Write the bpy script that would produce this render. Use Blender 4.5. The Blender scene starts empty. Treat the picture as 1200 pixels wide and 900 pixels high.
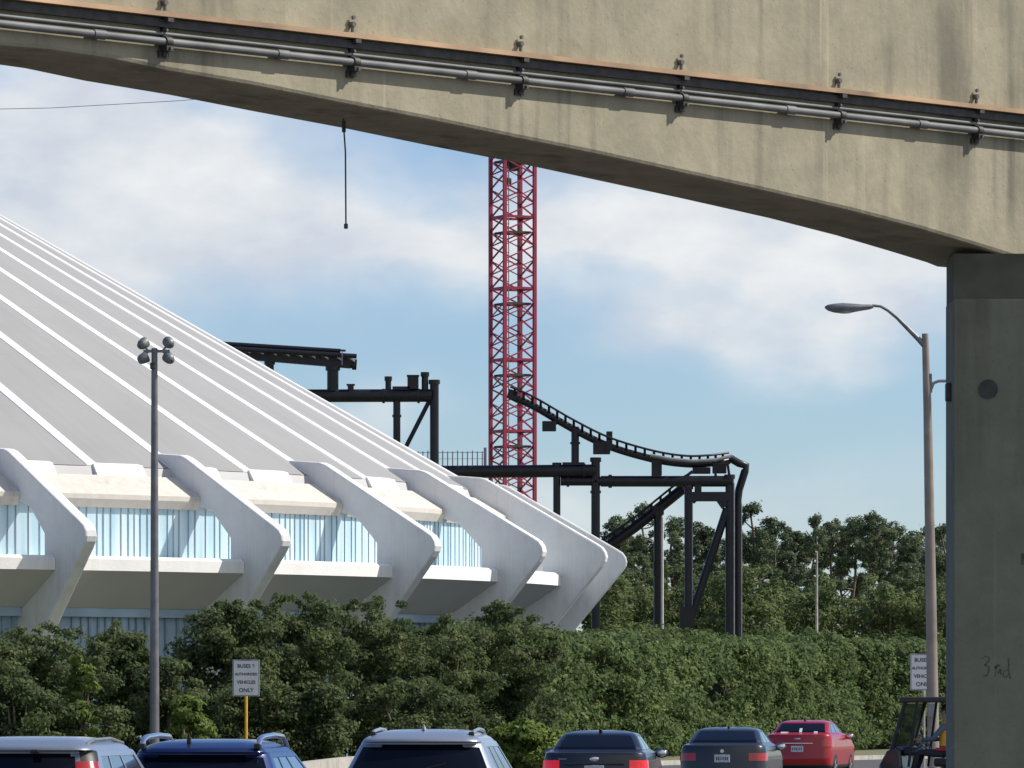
import bpy, bmesh, math, random
import numpy as np
from mathutils import Vector, Matrix, Euler

C = bpy.context.scene.collection
R_ = math.radians
F = 7000.0            # focal length in pixels of the 1200 px wide photograph
HC = 2.0              # eye height
HOR = 821.0           # horizon row


def P(px, py, D):
    """a measured direction at a known distance -> a point in metres"""
    return Vector(((px - 600.0) * D / F, D, HC + (HOR - py) * D / F))


# ------------------------------------------------------------------ materials
def node_mat(name):
    m = bpy.data.materials.new(name)
    m.use_nodes = True
    nt = m.node_tree
    b = nt.nodes['Principled BSDF']
    return m, nt, b


def simple(name, col, rough=0.5, metal=0.0, coat=0.0, var=0.12, scale=3.0, emit=None, estr=0.0, spec=0.5, bump=0.0):
    m, nt, b = node_mat(name)
    b.inputs['Roughness'].default_value = rough
    b.inputs['Metallic'].default_value = metal
    b.inputs['Coat Weight'].default_value = coat
    b.inputs['Coat Roughness'].default_value = 0.05
    b.inputs['Specular IOR Level'].default_value = spec
    tc = nt.nodes.new('ShaderNodeTexCoord')
    n = nt.nodes.new('ShaderNodeTexNoise')
    n.inputs['Scale'].default_value = scale
    n.inputs['Detail'].default_value = 6
    nt.links.new(tc.outputs['Object'], n.inputs['Vector'])
    r = nt.nodes.new('ShaderNodeValToRGB')
    r.color_ramp.elements[0].position = 0.3
    r.color_ramp.elements[1].position = 0.72
    r.color_ramp.elements[0].color = [c * (1 - var) for c in col] + [1]
    r.color_ramp.elements[1].color = [min(1, c * (1 + var)) for c in col] + [1]
    nt.links.new(n.outputs['Fac'], r.inputs['Fac'])
    nt.links.new(r.outputs['Color'], b.inputs['Base Color'])
    if bump:
        bp = nt.nodes.new('ShaderNodeBump')
        bp.inputs['Strength'].default_value = bump
        bp.inputs['Distance'].default_value = 0.02
        nt.links.new(n.outputs['Fac'], bp.inputs['Height'])
        nt.links.new(bp.outputs['Normal'], b.inputs['Normal'])
    if emit:
        b.inputs['Emission Color'].default_value = (*emit, 1)
        b.inputs['Emission Strength'].default_value = estr
    return m


def concrete(name, base, dark, streak, rust=None, seed=0.0):
    """cast concrete: blotches, form-board lines, vertical run-off streaks and pores"""
    m, nt, b = node_mat(name)
    L = nt.links.new
    b.inputs['Roughness'].default_value = 0.9
    b.inputs['Specular IOR Level'].default_value = 0.2
    tc = nt.nodes.new('ShaderNodeTexCoord')
    mp = nt.nodes.new('ShaderNodeMapping')
    mp.inputs['Location'].default_value = (seed, seed * 0.7, 0)
    L(tc.outputs['Object'], mp.inputs['Vector'])

    def noise(scale, det, vecscale=None, rough=0.6):
        n = nt.nodes.new('ShaderNodeTexNoise')
        n.inputs['Scale'].default_value = scale
        n.inputs['Detail'].default_value = det
        n.inputs['Roughness'].default_value = rough
        if vecscale:
            q = nt.nodes.new('ShaderNodeMapping')
            q.inputs['Scale'].default_value = vecscale
            L(mp.outputs['Vector'], q.inputs['Vector'])
            L(q.outputs['Vector'], n.inputs['Vector'])
        else:
            L(mp.outputs['Vector'], n.inputs['Vector'])
        return n

    def ramp(src, p0, p1, c0, c1):
        r = nt.nodes.new('ShaderNodeValToRGB')
        r.color_ramp.elements[0].position = p0
        r.color_ramp.elements[1].position = p1
        r.color_ramp.elements[0].color = (*c0, 1)
        r.color_ramp.elements[1].color = (*c1, 1)
        L(src.outputs['Fac'], r.inputs['Fac'])
        return r

    def mix(fac, a, c):
        x = nt.nodes.new('ShaderNodeMix')
        x.data_type = 'RGBA'
        L(fac, x.inputs['Factor'])
        L(a, x.inputs['A'])
        if isinstance(c, tuple):
            x.inputs['B'].default_value = (*c, 1)
        else:
            L(c, x.inputs['B'])
        return x.outputs['Result']
    blot = ramp(noise(1.7, 12, None, .72), .34, .66, dark, base)
    st = ramp(noise(1.0, 5, (3.2, 3.2, 0.22)), .48, .68, (0, 0, 0), (1, 1, 1))
    amt = ramp(noise(.55, 3), .38, .62, (0, 0, 0), (.75, .75, .75))
    mul = nt.nodes.new('ShaderNodeMath')
    mul.operation = 'MULTIPLY'
    L(st.outputs['Color'], mul.inputs[0])
    L(amt.outputs['Color'], mul.inputs[1])
    col = mix(mul.outputs[0], blot.outputs['Color'], streak)
    pale = ramp(noise(1.0, 4, (5.5, 5.5, 0.12)), .66, .72, (0, 0, 0), (.3, .3, .3))
    col = mix(pale.outputs['Color'], col, tuple(min(1, c * 1.5) for c in base))
    pores = ramp(noise(34, 2), .66, .72, (0, 0, 0), (.45, .45, .45))
    col = mix(pores.outputs['Color'], col, tuple(c * .45 for c in dark))
    L(col, b.inputs['Base Color'])
    bp = nt.nodes.new('ShaderNodeBump')
    bp.inputs['Strength'].default_value = .35
    bp.inputs['Distance'].default_value = .02
    L(noise(9, 8).outputs['Fac'], bp.inputs['Height'])
    L(bp.outputs['Normal'], b.inputs['Normal'])
    return m


def leaf_mat(name, c0, c1, c2, trans=0.25):
    m, nt, b = node_mat(name)
    L = nt.links.new
    g = nt.nodes.new('ShaderNodeNewGeometry')
    r = nt.nodes.new('ShaderNodeValToRGB')
    e = r.color_ramp.elements
    e[0].position, e[1].position = 0.0, 1.0
    e[0].color, e[1].color = (*c0, 1), (*c2, 1)
    k = e.new(.6)
    k.color = (*c1, 1)
    # big patches of older and younger growth plus leaf-to-leaf variation
    tc = nt.nodes.new('ShaderNodeTexCoord')
    n = nt.nodes.new('ShaderNodeTexNoise')
    n.inputs['Scale'].default_value = 0.9
    n.inputs['Detail'].default_value = 3
    L(tc.outputs['Object'], n.inputs['Vector'])
    a = nt.nodes.new('ShaderNodeMath')
    a.operation = 'MULTIPLY_ADD'
    L(g.outputs['Random Per Island'], a.inputs[0])
    a.inputs[1].default_value = .55
    s = nt.nodes.new('ShaderNodeMath')
    s.operation = 'MULTIPLY_ADD'
    L(n.outputs['Fac'], s.inputs[0])
    s.inputs[1].default_value = 1.8
    s.inputs[2].default_value = -.70
    L(s.outputs[0], a.inputs[2])
    L(a.outputs[0], r.inputs['Fac'])
    L(r.outputs['Color'], b.inputs['Base Color'])
    b.inputs['Roughness'].default_value = .65
    b.inputs['Specular IOR Level'].default_value = .18
    t = nt.nodes.new('ShaderNodeBsdfTranslucent')
    L(r.outputs['Color'], t.inputs['Color'])
    mx = nt.nodes.new('ShaderNodeMixShader')
    mx.inputs['Fac'].default_value = trans
    L(b.outputs['BSDF'], mx.inputs[1])
    L(t.outputs['BSDF'], mx.inputs[2])
    L(mx.outputs['Shader'], nt.nodes['Material Output'].inputs['Surface'])
    return m


M = {}
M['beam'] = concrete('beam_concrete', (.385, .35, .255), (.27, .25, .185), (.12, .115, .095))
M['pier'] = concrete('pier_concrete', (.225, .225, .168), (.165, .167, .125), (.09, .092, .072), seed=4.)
M['kerb'] = concrete('kerb_concrete', (.50, .47, .42), (.36, .34, .3), (.2, .19, .17), seed=9.)
M['rail_tan'] = simple('rusty_copper_cover', (.42, .28, .17), .6, .1, var=.5, scale=1.2)
M['pipe'] = simple('galvanised_pipe', (.115, .122, .125), .6, .0, var=.4, scale=3)
M['bracket'] = simple('dark_bracket_steel', (.06, .055, .05), .6, .3, var=.4, scale=12)
M['stud'] = simple('zinc_stud', (.16, .15, .14), .45, .5)
M['cable'] = simple('dark_grey_cable', (.045, .047, .05), .6)
M['white'] = concrete('white_painted_concrete', (.84, .835, .82), (.79, .785, .77), (.66, .65, .63), seed=2.)
M['fin'] = concrete('white_fin_paint', (.70, .71, .715), (.64, .65, .655), (.52, .525, .53), seed=6.)
M['cream'] = concrete('cream_eave_paint', (.62, .585, .535), (.56, .53, .485), (.45, .425, .39), seed=3.)
M['soffit'] = simple('soffit_paint', (.47, .47, .48), .7, var=.05, scale=.6)
M['roof'] = simple('grey_roof_membrane', (.315, .31, .295), .6, var=.035, scale=.25)
def roof_mat():
    m, nt, b = node_mat('grey_roof_membrane')
    L = nt.links.new
    tc = nt.nodes.new('ShaderNodeTexCoord')
    sp = nt.nodes.new('ShaderNodeSeparateXYZ')
    L(tc.outputs['Object'], sp.inputs['Vector'])
    n = nt.nodes.new('ShaderNodeTexNoise')
    n.inputs['Scale'].default_value = .35
    n.inputs['Detail'].default_value = 7
    L(tc.outputs['Object'], n.inputs['Vector'])
    at = nt.nodes.new('ShaderNodeMath')
    at.operation = 'ARCTAN2'
    L(sp.outputs['X'], at.inputs[0])
    L(sp.outputs['Y'], at.inputs[1])
    cb = nt.nodes.new('ShaderNodeCombineXYZ')
    L(at.outputs[0], cb.inputs['X'])
    st = nt.nodes.new('ShaderNodeMath')
    st.operation = 'MULTIPLY'
    st.inputs[1].default_value = .004
    L(sp.outputs['Z'], st.inputs[0])
    L(st.outputs[0], cb.inputs['Y'])
    n2 = nt.nodes.new('ShaderNodeTexNoise')
    n2.inputs['Scale'].default_value = 95
    n2.inputs['Detail'].default_value = 3
    L(cb.outputs['Vector'], n2.inputs['Vector'])
    ad = nt.nodes.new('ShaderNodeMath')
    ad.operation = 'MULTIPLY_ADD'
    ad.inputs[1].default_value = .6
    L(n2.outputs['Fac'], ad.inputs[0])
    L(n.outputs['Fac'], ad.inputs[2])
    r = nt.nodes.new('ShaderNodeValToRGB')
    r.color_ramp.elements[0].position = .55
    r.color_ramp.elements[1].position = 1.05
    r.color_ramp.elements[0].color = (.275, .275, .27, 1)
    r.color_ramp.elements[1].color = (.305, .304, .30, 1)
    L(ad.outputs[0], r.inputs['Fac'])
    # a joint every few metres up the slope
    w_ = nt.nodes.new('ShaderNodeMath')
    w_.operation = 'FRACT'
    dv = nt.nodes.new('ShaderNodeMath')
    dv.operation = 'DIVIDE'
    dv.inputs[1].default_value = 1.9
    L(sp.outputs['Z'], dv.inputs[0])
    L(dv.outputs[0], w_.inputs[0])
    lt = nt.nodes.new('ShaderNodeMath')
    lt.operation = 'LESS_THAN'
    lt.inputs[1].default_value = .02
    L(w_.outputs[0], lt.inputs[0])
    f_ = nt.nodes.new('ShaderNodeMath')
    f_.operation = 'MULTIPLY'
    f_.inputs[1].default_value = .05
    L(lt.outputs[0], f_.inputs[0])
    mx = nt.nodes.new('ShaderNodeMix')
    mx.data_type = 'RGBA'
    mx.inputs['B'].default_value = (.16, .16, .155, 1)
    L(f_.outputs[0], mx.inputs['Factor'])
    L(r.outputs['Color'], mx.inputs['A'])
    L(mx.outputs['Result'], b.inputs['Base Color'])
    b.inputs['Roughness'].default_value = .6
    return m


M['roof'] = roof_mat()
M['rib'] = simple('white_rib_paint', (.80, .80, .80), .5, var=.03)
M['black_steel'] = simple('charcoal_painted_steel', (.015, .015, .021), .34, var=.25, scale=1.5, spec=.3)
M['lit_edge'] = simple('pale_lit_edge', (.62, .58, .56), .5, var=.1)  # sunlight on a column edge, held in the colour
M['primer_steel'] = simple('satin_primed_steel', (.035, .03, .032), .42, .4, var=.2, scale=1.5, spec=.9)
M['track_rail'] = simple('worn_steel_rail', (.16, .16, .18), .4, .5, var=.2)
M['grey_steel'] = simple('grey_steel', (.25, .25, .27), .5, .4, var=.2)
M['red_steel'] = simple('crimson_painted_steel', (.31, .02, .06), .5, var=.25, scale=.6)
M['pole'] = simple('weathered_galvanised_pole', (.33, .31, .29), .5, .35, var=.2, scale=4)
M['pole_dark'] = simple('bronze_pole', (.17, .165, .18), .5, .3, var=.2, scale=4)
M['pole_rose'] = simple('aged_concrete_pole', (.27, .225, .19), .45, .2, var=.25, scale=2)
M['lamp_body'] = simple('lamp_housing_grey', (.18, .19, .20), .5, .3, var=.2, scale=6)
M['lens'] = simple('lamp_lens', (.33, .36, .38), .15, var=.1)
M['yellow'] = simple('yellow_post_paint', (.75, .40, .03), .5, var=.12, scale=6)
M['sign'] = simple('white_sign_sheet', (.62, .63, .64), .5, var=.06, scale=6)
M['sign_ink'] = simple('black_sign_ink', (.03, .03, .035), .6)
M['bark'] = simple('pine_bark', (.14, .10, .075), .9, var=.4, scale=5, bump=.5)
M['pale_bark'] = simple('shrub_bark', (.12, .095, .07), .9, var=.4, scale=5, bump=.5)
M['leaf_dark'] = leaf_mat('shrub_leaf', (.050, .076, .034), (.115, .152, .062), (.215, .240, .100), .48)
M['leaf_hedge'] = leaf_mat('hedge_leaf', (.060, .098, .040), (.130, .186, .070), (.235, .290, .110), .48)
M['leaf_lime'] = leaf_mat('young_leaf', (.09, .14, .035), (.18, .25, .06), (.28, .35, .10), .48)
M['leaf_pine'] = leaf_mat('pine_needles', (.066, .096, .062), (.125, .166, .088), (.200, .236, .110), .42)
M['leaf_oak'] = leaf_mat('wood_edge_leaf', (.074, .108, .052), (.152, .196, .078), (.240, .272, .104), .48)
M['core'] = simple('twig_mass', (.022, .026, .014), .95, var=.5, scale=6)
M['tyre'] = simple('tyre_rubber', (.018, .018, .018), .85)
M['alloy'] = simple('alloy_rim', (.55, .55, .56), .3, .8)
M['glass_dark'] = simple('tinted_glass', (.004, .005, .010), .08, spec=.3, var=.1)
M['glass_side'] = simple('side_glass', (.05, .065, .075), .05, coat=1.0, var=.1)
M['plastic'] = simple('black_plastic', (.015, .015, .016), .5)
M['chrome'] = simple('chrome_trim', (.75, .75, .76), .15, .95, var=.03)
M['lamp_red'] = simple('red_lamp_lens', (.38, .012, .012), .2, coat=.8, var=.1)
M['lamp_lit'] = simple('lit_brake_lamp', (.5, .01, .01), .2, coat=.5, emit=(1.0, .012, .02), estr=.28, var=.5, scale=9)
M['lamp_clear'] = simple('clear_lamp_lens', (.55, .52, .5), .15, coat=.8)
M['plate'] = simple('licence_plate', (.50, .54, .60), .45, var=.3, scale=22)
M['skin'] = simple('skin', (.42, .25, .17), .55, var=.06)
M['hair'] = simple('dark_hair', (.012, .010, .009), .6)
M['vest'] = simple('orange_yellow_vest', (.80, .38, .03), .7, var=.12)
M['shirt'] = simple('slate_blue_shirt', (.10, .13, .18), .85, var=.15)
M['trousers'] = simple('dark_trousers', (.03, .032, .04), .85)
M['red_cloth'] = simple('red_cloth', (.45, .03, .03), .8)
M['seat'] = simple('black_vinyl', (.02, .02, .022), .5)
M['cart'] = simple('dark_maroon_cart_paint', (.022, .010, .014), .3, coat=.6)
M['cart_roof'] = simple('cart_roof_plastic', (.05, .035, .03), .5)
M['disc'] = simple('dark_cover_plate', (.055, .058, .054), .7, .2, var=.3, scale=10)
M['ink'] = simple('pen_scrawl', (.11, .095, .085), .9, var=.5, scale=14)


def paint(name, col, metal=.35):
    return simple(name, col, .35, metal, .55, var=.02)


# glass walls of the white building: pale blue sheets, uneven from pane to pane
def glazing():
    m, nt, b = node_mat('pale_blue_glazing')
    L = nt.links.new
    tc = nt.nodes.new('ShaderNodeTexCoord')
    mp = nt.nodes.new('ShaderNodeMapping')
    mp.inputs['Scale'].default_value = (2.2, 2.2, .2)
    n = nt.nodes.new('ShaderNodeTexNoise')
    n.inputs['Scale'].default_value = 1.0
    n.inputs['Detail'].default_value = 2
    r = nt.nodes.new('ShaderNodeValToRGB')
    r.color_ramp.elements[0].position = .35
    r.color_ramp.elements[1].position = .65
    r.color_ramp.elements[0].color = (.42, .60, .70, 1)
    r.color_ramp.elements[1].color = (.60, .74, .79, 1)
    L(tc.outputs['Object'], mp.inputs['Vector'])
    L(mp.outputs['Vector'], n.inputs['Vector'])
    L(n.outputs['Fac'], r.inputs['Fac'])
    L(r.outputs['Color'], b.inputs['Base Color'])
    b.inputs['Roughness'].default_value = .25
    return m


M['glazing'] = glazing()
M['mullion'] = simple('blue_grey_mullion', (.24, .33, .42), .4, .2)
M['low_glazing'] = simple('lower_glazing', (.32, .43, .55), .3, var=.2, scale=.8)


# ------------------------------------------------------------------ geometry helpers
class MB:
    def __init__(self):
        self.v, self.f, self.smooth = [], [], []

    def add(self, vs, fs, smooth=False):
        o = len(self.v)
        self.v += [tuple(p) for p in vs]
        self.f += [tuple(i + o for i in q) for q in fs]
        self.smooth += [smooth] * len(fs)
        return self

    def box(self, c, s, rot=None, bev=0.0):
        hx, hy, hz = s[0] / 2, s[1] / 2, s[2] / 2
        if bev <= 0:
            pts = [Vector((x * hx, y * hy, z * hz)) for z in (-1, 1) for y in (-1, 1) for x in (-1, 1)]
            fs = [(0, 2, 3, 1), (4, 5, 7, 6), (0, 1, 5, 4), (2, 6, 7, 3), (0, 4, 6, 2), (1, 3, 7, 5)]
        else:
            bm = bmesh.new()
            bmesh.ops.create_cube(bm, size=1)
            for v in bm.verts:
                v.co = Vector((v.co.x * s[0], v.co.y * s[1], v.co.z * s[2]))
            bmesh.ops.bevel(bm, geom=bm.edges[:], offset=bev, segments=2, affect='EDGES', profile=.5)
            bm.verts.index_update()
            pts = [v.co.copy() for v in bm.verts]
            fs = [tuple(v.index for v in f.verts) for f in bm.faces]
            bm.free()
        c = Vector(c)
        if rot is not None:
            pts = [rot @ p for p in pts]
        return self.add([p + c for p in pts], fs)

    def bar(self, a, b, w, h=None, up=Vector((0, 0, 1))):
        """rectangular bar between two points"""
        a, b = Vector(a), Vector(b)
        d = (b - a)
        l = d.length
        y = d.normalized()
        x = y.cross(up)
        if x.length < 1e-4:
            x = Vector((1, 0, 0))
        x.normalize()
        z = x.cross(y)
        rot = Matrix((x, y, z)).transposed()
        return self.box((a + b) / 2, (w, l, h or w), rot)

    def tube(self, pts, r, n=8, cap=True):
        pts = [Vector(p) for p in pts]
        rr = r if isinstance(r, (list, tuple)) else [r] * len(pts)
        vs, fs = [], []
        ref = None
        for i, p in enumerate(pts):
            d = (pts[min(i + 1, len(pts) - 1)] - pts[max(i - 1, 0)])
            d = d.normalized() if d.length > 1e-9 else Vector((0, 0, 1))
            if ref is None:
                ref = Vector((0, 0, 1)) if abs(d.z) < .9 else Vector((1, 0, 0))
            x = ref - d * ref.dot(d)
            x.normalize()
            ref = x
            y = d.cross(x)
            for k in range(n):
                a = 2 * math.pi * k / n
                vs.append(p + (x * math.cos(a) + y * math.sin(a)) * rr[i])
        for i in range(len(pts) - 1):
            for k in range(n):
                k2 = (k + 1) % n
                fs.append((i * n + k, i * n + k2, (i + 1) * n + k2, (i + 1) * n + k))
        self.add(vs, fs, True)
        if cap:
            self.add([vs[k] for k in range(n)], [tuple(reversed(range(n)))])
            self.add([vs[(len(pts) - 1) * n + k] for k in range(n)], [tuple(range(n))])
        return self

    def ellipsoid(self, c, s, n=14, rot=None):
        vs, fs = [], []
        m = n // 2
        for i in range(m + 1):
            th = math.pi * i / m
            for k in range(n):
                a = 2 * math.pi * k / n
                p = Vector((s[0] * math.sin(th) * math.cos(a), s[1] * math.sin(th) * math.sin(a), s[2] * math.cos(th)))
                if rot is not None:
                    p = rot @ p
                vs.append(p + Vector(c))
        for i in range(m):
            for k in range(n):
                k2 = (k + 1) % n
                fs.append((i * n + k, (i + 1) * n + k, (i + 1) * n + k2, i * n + k2))
        return self.add(vs, fs, True)

    def prism(self, poly, fn, t0, t1, bev=0.0):
        """2-D polygon through fn(a, b, t) extruded from t0 to t1, perimeter bevelled"""
        bm = bmesh.new()
        v0 = [bm.verts.new(fn(a, b, t0)) for a, b in poly]
        v1 = [bm.verts.new(fn(a, b, t1)) for a, b in poly]
        n = len(poly)
        f0 = bm.faces.new(list(reversed(v0)))
        f1 = bm.faces.new(v1)
        for i in range(n):
            j = (i + 1) % n
            bm.faces.new((v0[i], v0[j], v1[j], v1[i]))
        bmesh.ops.recalc_face_normals(bm, faces=bm.faces[:])
        if bev:
            ed = [e for e in bm.edges if (f0 in e.link_faces) or (f1 in e.link_faces)]
            bmesh.ops.bevel(bm, geom=ed, offset=bev, segments=2, affect='EDGES', profile=.5)
        bmesh.ops.triangulate(bm, faces=[f for f in bm.faces if len(f.verts) > 4])
        bm.verts.index_update()
        self.add([v.co.copy() for v in bm.verts], [tuple(v.index for v in f.verts) for f in bm.faces])
        bm.free()
        return self

    def build(self, name, mat, parent=None, loc=None):
        me = bpy.data.meshes.new(name)
        me.from_pydata(self.v, [], self.f)
        me.polygons.foreach_set('use_smooth', self.smooth)
        me.update()
        if mat is not None:
            me.materials.append(mat)
        o = bpy.data.objects.new(name, me)
        C.objects.link(o)
        if parent is not None:
            o.parent = parent
        if loc is not None:
            o.location = loc
        return o


def thing(name, label, cat, loc=(0, 0, 0), rz=0.0, group=None):
    o = bpy.data.objects.new(name, None)
    o.empty_display_size = .3
    C.objects.link(o)
    o.location = loc
    o.rotation_euler = (0, 0, rz)
    return tag(o, label, cat, group)


def tag(o, label=None, cat=None, group=None, kind=None):
    if label:
        o['label'] = label
    if cat:
        o['category'] = cat
    if group:
        o['group'] = group
    if kind:
        o['kind'] = kind
    return o


def copy_tree(src, parent=None):
    c = src.copy()
    C.objects.link(c)
    if parent is not None:
        c.parent = parent
    for ch in list(src.children):
        copy_tree(ch, c)
    return c


def mesh_np(name, verts, quads, mat, parent=None):
    me = bpy.data.meshes.new(name)
    n, q = len(verts), len(quads)
    me.vertices.add(n)
    me.vertices.foreach_set('co', np.asarray(verts, dtype=np.float32).ravel())
    me.loops.add(q * 4)
    me.loops.foreach_set('vertex_index', np.asarray(quads, dtype=np.int32).ravel())
    me.polygons.add(q)
    me.polygons.foreach_set('loop_start', np.arange(0, q * 4, 4, dtype=np.int32))
    me.polygons.foreach_set('loop_total', np.full(q, 4, dtype=np.int32))
    me.update()
    me.validate()
    me.materials.append(mat)
    o = bpy.data.objects.new(name, me)
    C.objects.link(o)
    if parent is not None:
        o.parent = parent
    return o


def text_mesh(name, body, size, mat, parent, loc, rot, thick=.002, align='CENTER', shear=0.0, spacing=1.0, bold=0.0):
    cu = bpy.data.curves.new(name, 'FONT')
    cu.body = body
    cu.size = size
    cu.align_x = align
    cu.align_y = 'CENTER'
    cu.extrude = thick
    cu.shear = shear
    cu.space_character = spacing
    cu.offset = bold
    tmp = bpy.data.objects.new('tmp_text', cu)
    C.objects.link(tmp)
    bpy.context.view_layer.update()
    dg = bpy.context.evaluated_depsgraph_get()
    me = bpy.data.meshes.new_from_object(tmp.evaluated_get(dg))
    bpy.data.objects.remove(tmp)
    bpy.data.curves.remove(cu)
    me.materials.clear()
    me.materials.append(mat)
    o = bpy.data.objects.new(name, me)
    C.objects.link(o)
    o.parent = parent
    o.location = loc
    o.rotation_euler = rot
    return o


# ------------------------------------------------------------------ camera, light, sky
cam = bpy.data.cameras.new('camera')
co = bpy.data.objects.new('camera', cam)
C.objects.link(co)
co.location = (0, 0, HC)
co.rotation_euler = (R_(90), 0, 0)
cam.sensor_width = 36
cam.lens = 36 * F / 1200
cam.shift_y = (HOR - 450) / 1200
cam.clip_end = 20000
cam.clip_start = .5
bpy.context.scene.camera = co

SUN_A, SUN_E = R_(8), R_(45)
S = Vector((math.cos(SUN_A) * math.cos(SUN_E), math.sin(SUN_A) * math.cos(SUN_E), math.sin(SUN_E)))
sl = bpy.data.lights.new('sun', 'SUN')
sl.energy = 5.0
sl.angle = R_(.53)
sl.color = (1.0, .93, .82)
so = bpy.data.objects.new('sun', sl)
C.objects.link(so)
so.rotation_euler = (-S).to_track_quat('-Z', 'Y').to_euler()
so.location = (40, 10, 60)

w = bpy.data.worlds.new('World')
bpy.context.scene.world = w
w.use_nodes = True
nt = w.node_tree
nt.nodes.clear()
LK = nt.links.new
out = nt.nodes.new('ShaderNodeOutputWorld')
sky = nt.nodes.new('ShaderNodeTexSky')
sky.sky_type = 'NISHITA'
sky.sun_disc = False
sky.sun_elevation = SUN_E
sky.sun_rotation = R_(90) - SUN_A
sky.air_density = 1.0
sky.dust_density = .0
sky.ozone_density = 3.0
bg1 = nt.nodes.new('ShaderNodeBackground')
bg1.inputs['Strength'].default_value = .10
tint = nt.nodes.new('ShaderNodeMix')
tint.data_type = 'RGBA'
tint.blend_type = 'MULTIPLY'
tint.inputs['Factor'].default_value = 1
tint.inputs['B'].default_value = (.66, .785, 1.02, 1)
LK(sky.outputs['Color'], tint.inputs['A'])
LK(tint.outputs['Result'], bg1.inputs['Color'])
tc = nt.nodes.new('ShaderNodeTexCoord')


def M2(op, a, b=None, c=None, clamp=False):
    n = nt.nodes.new('ShaderNodeMath')
    n.operation = op
    n.use_clamp = clamp
    for i, x in enumerate((a, b, c)):
        if x is None:
            continue
        if isinstance(x, (int, float)):
            n.inputs[i].default_value = x
        else:
            LK(x, n.inputs[i])
    return n.outputs[0]


def sky_noise(scale, detail, sx=1., sz=1., off=(0, 0, 0), rough=.5):
    mp = nt.nodes.new('ShaderNodeMapping')
    mp.inputs['Scale'].default_value = (sx, 1, sz)
    mp.inputs['Location'].default_value = off
    LK(tc.outputs['Generated'], mp.inputs['Vector'])
    n = nt.nodes.new('ShaderNodeTexNoise')
    n.inputs['Scale'].default_value = scale
    n.inputs['Detail'].default_value = detail
    n.inputs['Roughness'].default_value = rough
    LK(mp.outputs['Vector'], n.inputs['Vector'])
    return n.outputs['Fac']


sep = nt.nodes.new('ShaderNodeSeparateXYZ')
LK(tc.outputs['Generated'], sep.inputs['Vector'])
wob = sky_noise(26, 4, 1, 1.6)
wob2 = sky_noise(26, 4, 1, 1.6, (3.1, 5.2, 1.7))
dx = M2('MULTIPLY_ADD', M2('SUBTRACT', wob, .5), .042, sep.outputs['X'])
dz = M2('MULTIPLY_ADD', M2('SUBTRACT', wob2, .5), .030, sep.outputs['Z'])


def cloud(px, py, rx, ry, amp):
    """a bank of cloud in a given direction of the sky (angles from the measured picture)"""
    ex = M2('DIVIDE', M2('SUBTRACT', dx, (px - 600) / F), rx / F)
    ez = M2('DIVIDE', M2('SUBTRACT', dz, (HOR - py) / F), ry / F)
    d2 = M2('ADD', M2('MULTIPLY', ex, ex), M2('MULTIPLY', ez, ez))
    return M2('MULTIPLY', M2('POWER', 2.718, M2('MULTIPLY', d2, -1.0)), amp)


tot = None
for c in ((130, 190, 230, 120, 1.15), (250, 250, 120, 75, .45), (480, 275, 150, 60, .75), (700, 250, 190, 70, .8), (960, 295, 220, 80, 1.1), (860, 262, 220, 55, .4),
          (790, 385, 100, 32, .55), (960, 405, 140, 36, .65), (430, 490, 60, 30, .5), (620, 620, 160, 50, .45),
          (700, 560, 60, 30, .3), (60, 330, 200, 60, .55), (900, 600, 200, 50, .25), (1060, 330, 90, 50, .4)):
    k = cloud(*c)
    tot = k if tot is None else M2('ADD', tot, k)
dirv = nt.nodes.new('ShaderNodeVectorMath')
dirv.operation = 'DOT_PRODUCT'
dirv.inputs[1].default_value = (.62, -.70, .36)
LK(tc.outputs['Generated'], dirv.inputs[0])
bank = M2('MULTIPLY', M2('SUBTRACT', dirv.outputs['Value'], .45, clamp=True), 2.2, clamp=True)  # unseen cloud bank behind the camera, added to brighten shaded faces
det = sky_noise(60, 6, 1, 1.9, (1, 2, 3), .55)
tot = M2('MULTIPLY', tot, M2('MULTIPLY_ADD', det, .9, .48))
veil = sky_noise(3.2, 6, 1, 2.2, (.4, .9, 0), .6)
tot = M2('ADD', tot, M2('MULTIPLY', M2('SUBTRACT', veil, .52, clamp=True), .3))
tot = M2('ADD', tot, M2('MULTIPLY', bank, M2('MULTIPLY_ADD', veil, 1.0, .25)))
tot = M2('ADD', tot, .04)
fac = M2('MULTIPLY', M2('SUBTRACT', tot, .04), 1.12, clamp=True)
fac = M2('MINIMUM', fac, .95)
ccol = nt.nodes.new('ShaderNodeValToRGB')
ccol.color_ramp.elements[0].position = .35
ccol.color_ramp.elements[1].position = .68
ccol.color_ramp.elements[0].color = (.57, .61, .68, 1)
ccol.color_ramp.elements[1].color = (.80, .81, .80, 1)
LK(sky_noise(34, 5, 1, 1.8, (7, 1, 2), .55), ccol.inputs['Fac'])
bg2 = nt.nodes.new('ShaderNodeBackground')
bg2.inputs['Strength'].default_value = 1.0
LK(ccol.outputs['Color'], bg2.inputs['Color'])
mxs = nt.nodes.new('ShaderNodeMixShader')
LK(fac, mxs.inputs['Fac'])
LK(bg1.outputs['Background'], mxs.inputs[1])
LK(bg2.outputs['Background'], mxs.inputs[2])
LK(mxs.outputs['Shader'], out.inputs['Surface'])

sc = bpy.context.scene
sc.view_settings.view_transform = 'Standard'
sc.view_settings.look = 'None'
sc.view_settings.exposure = .18
sc.view_settings.gamma = 1
sc.view_settings.use_curve_mapping = False

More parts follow.
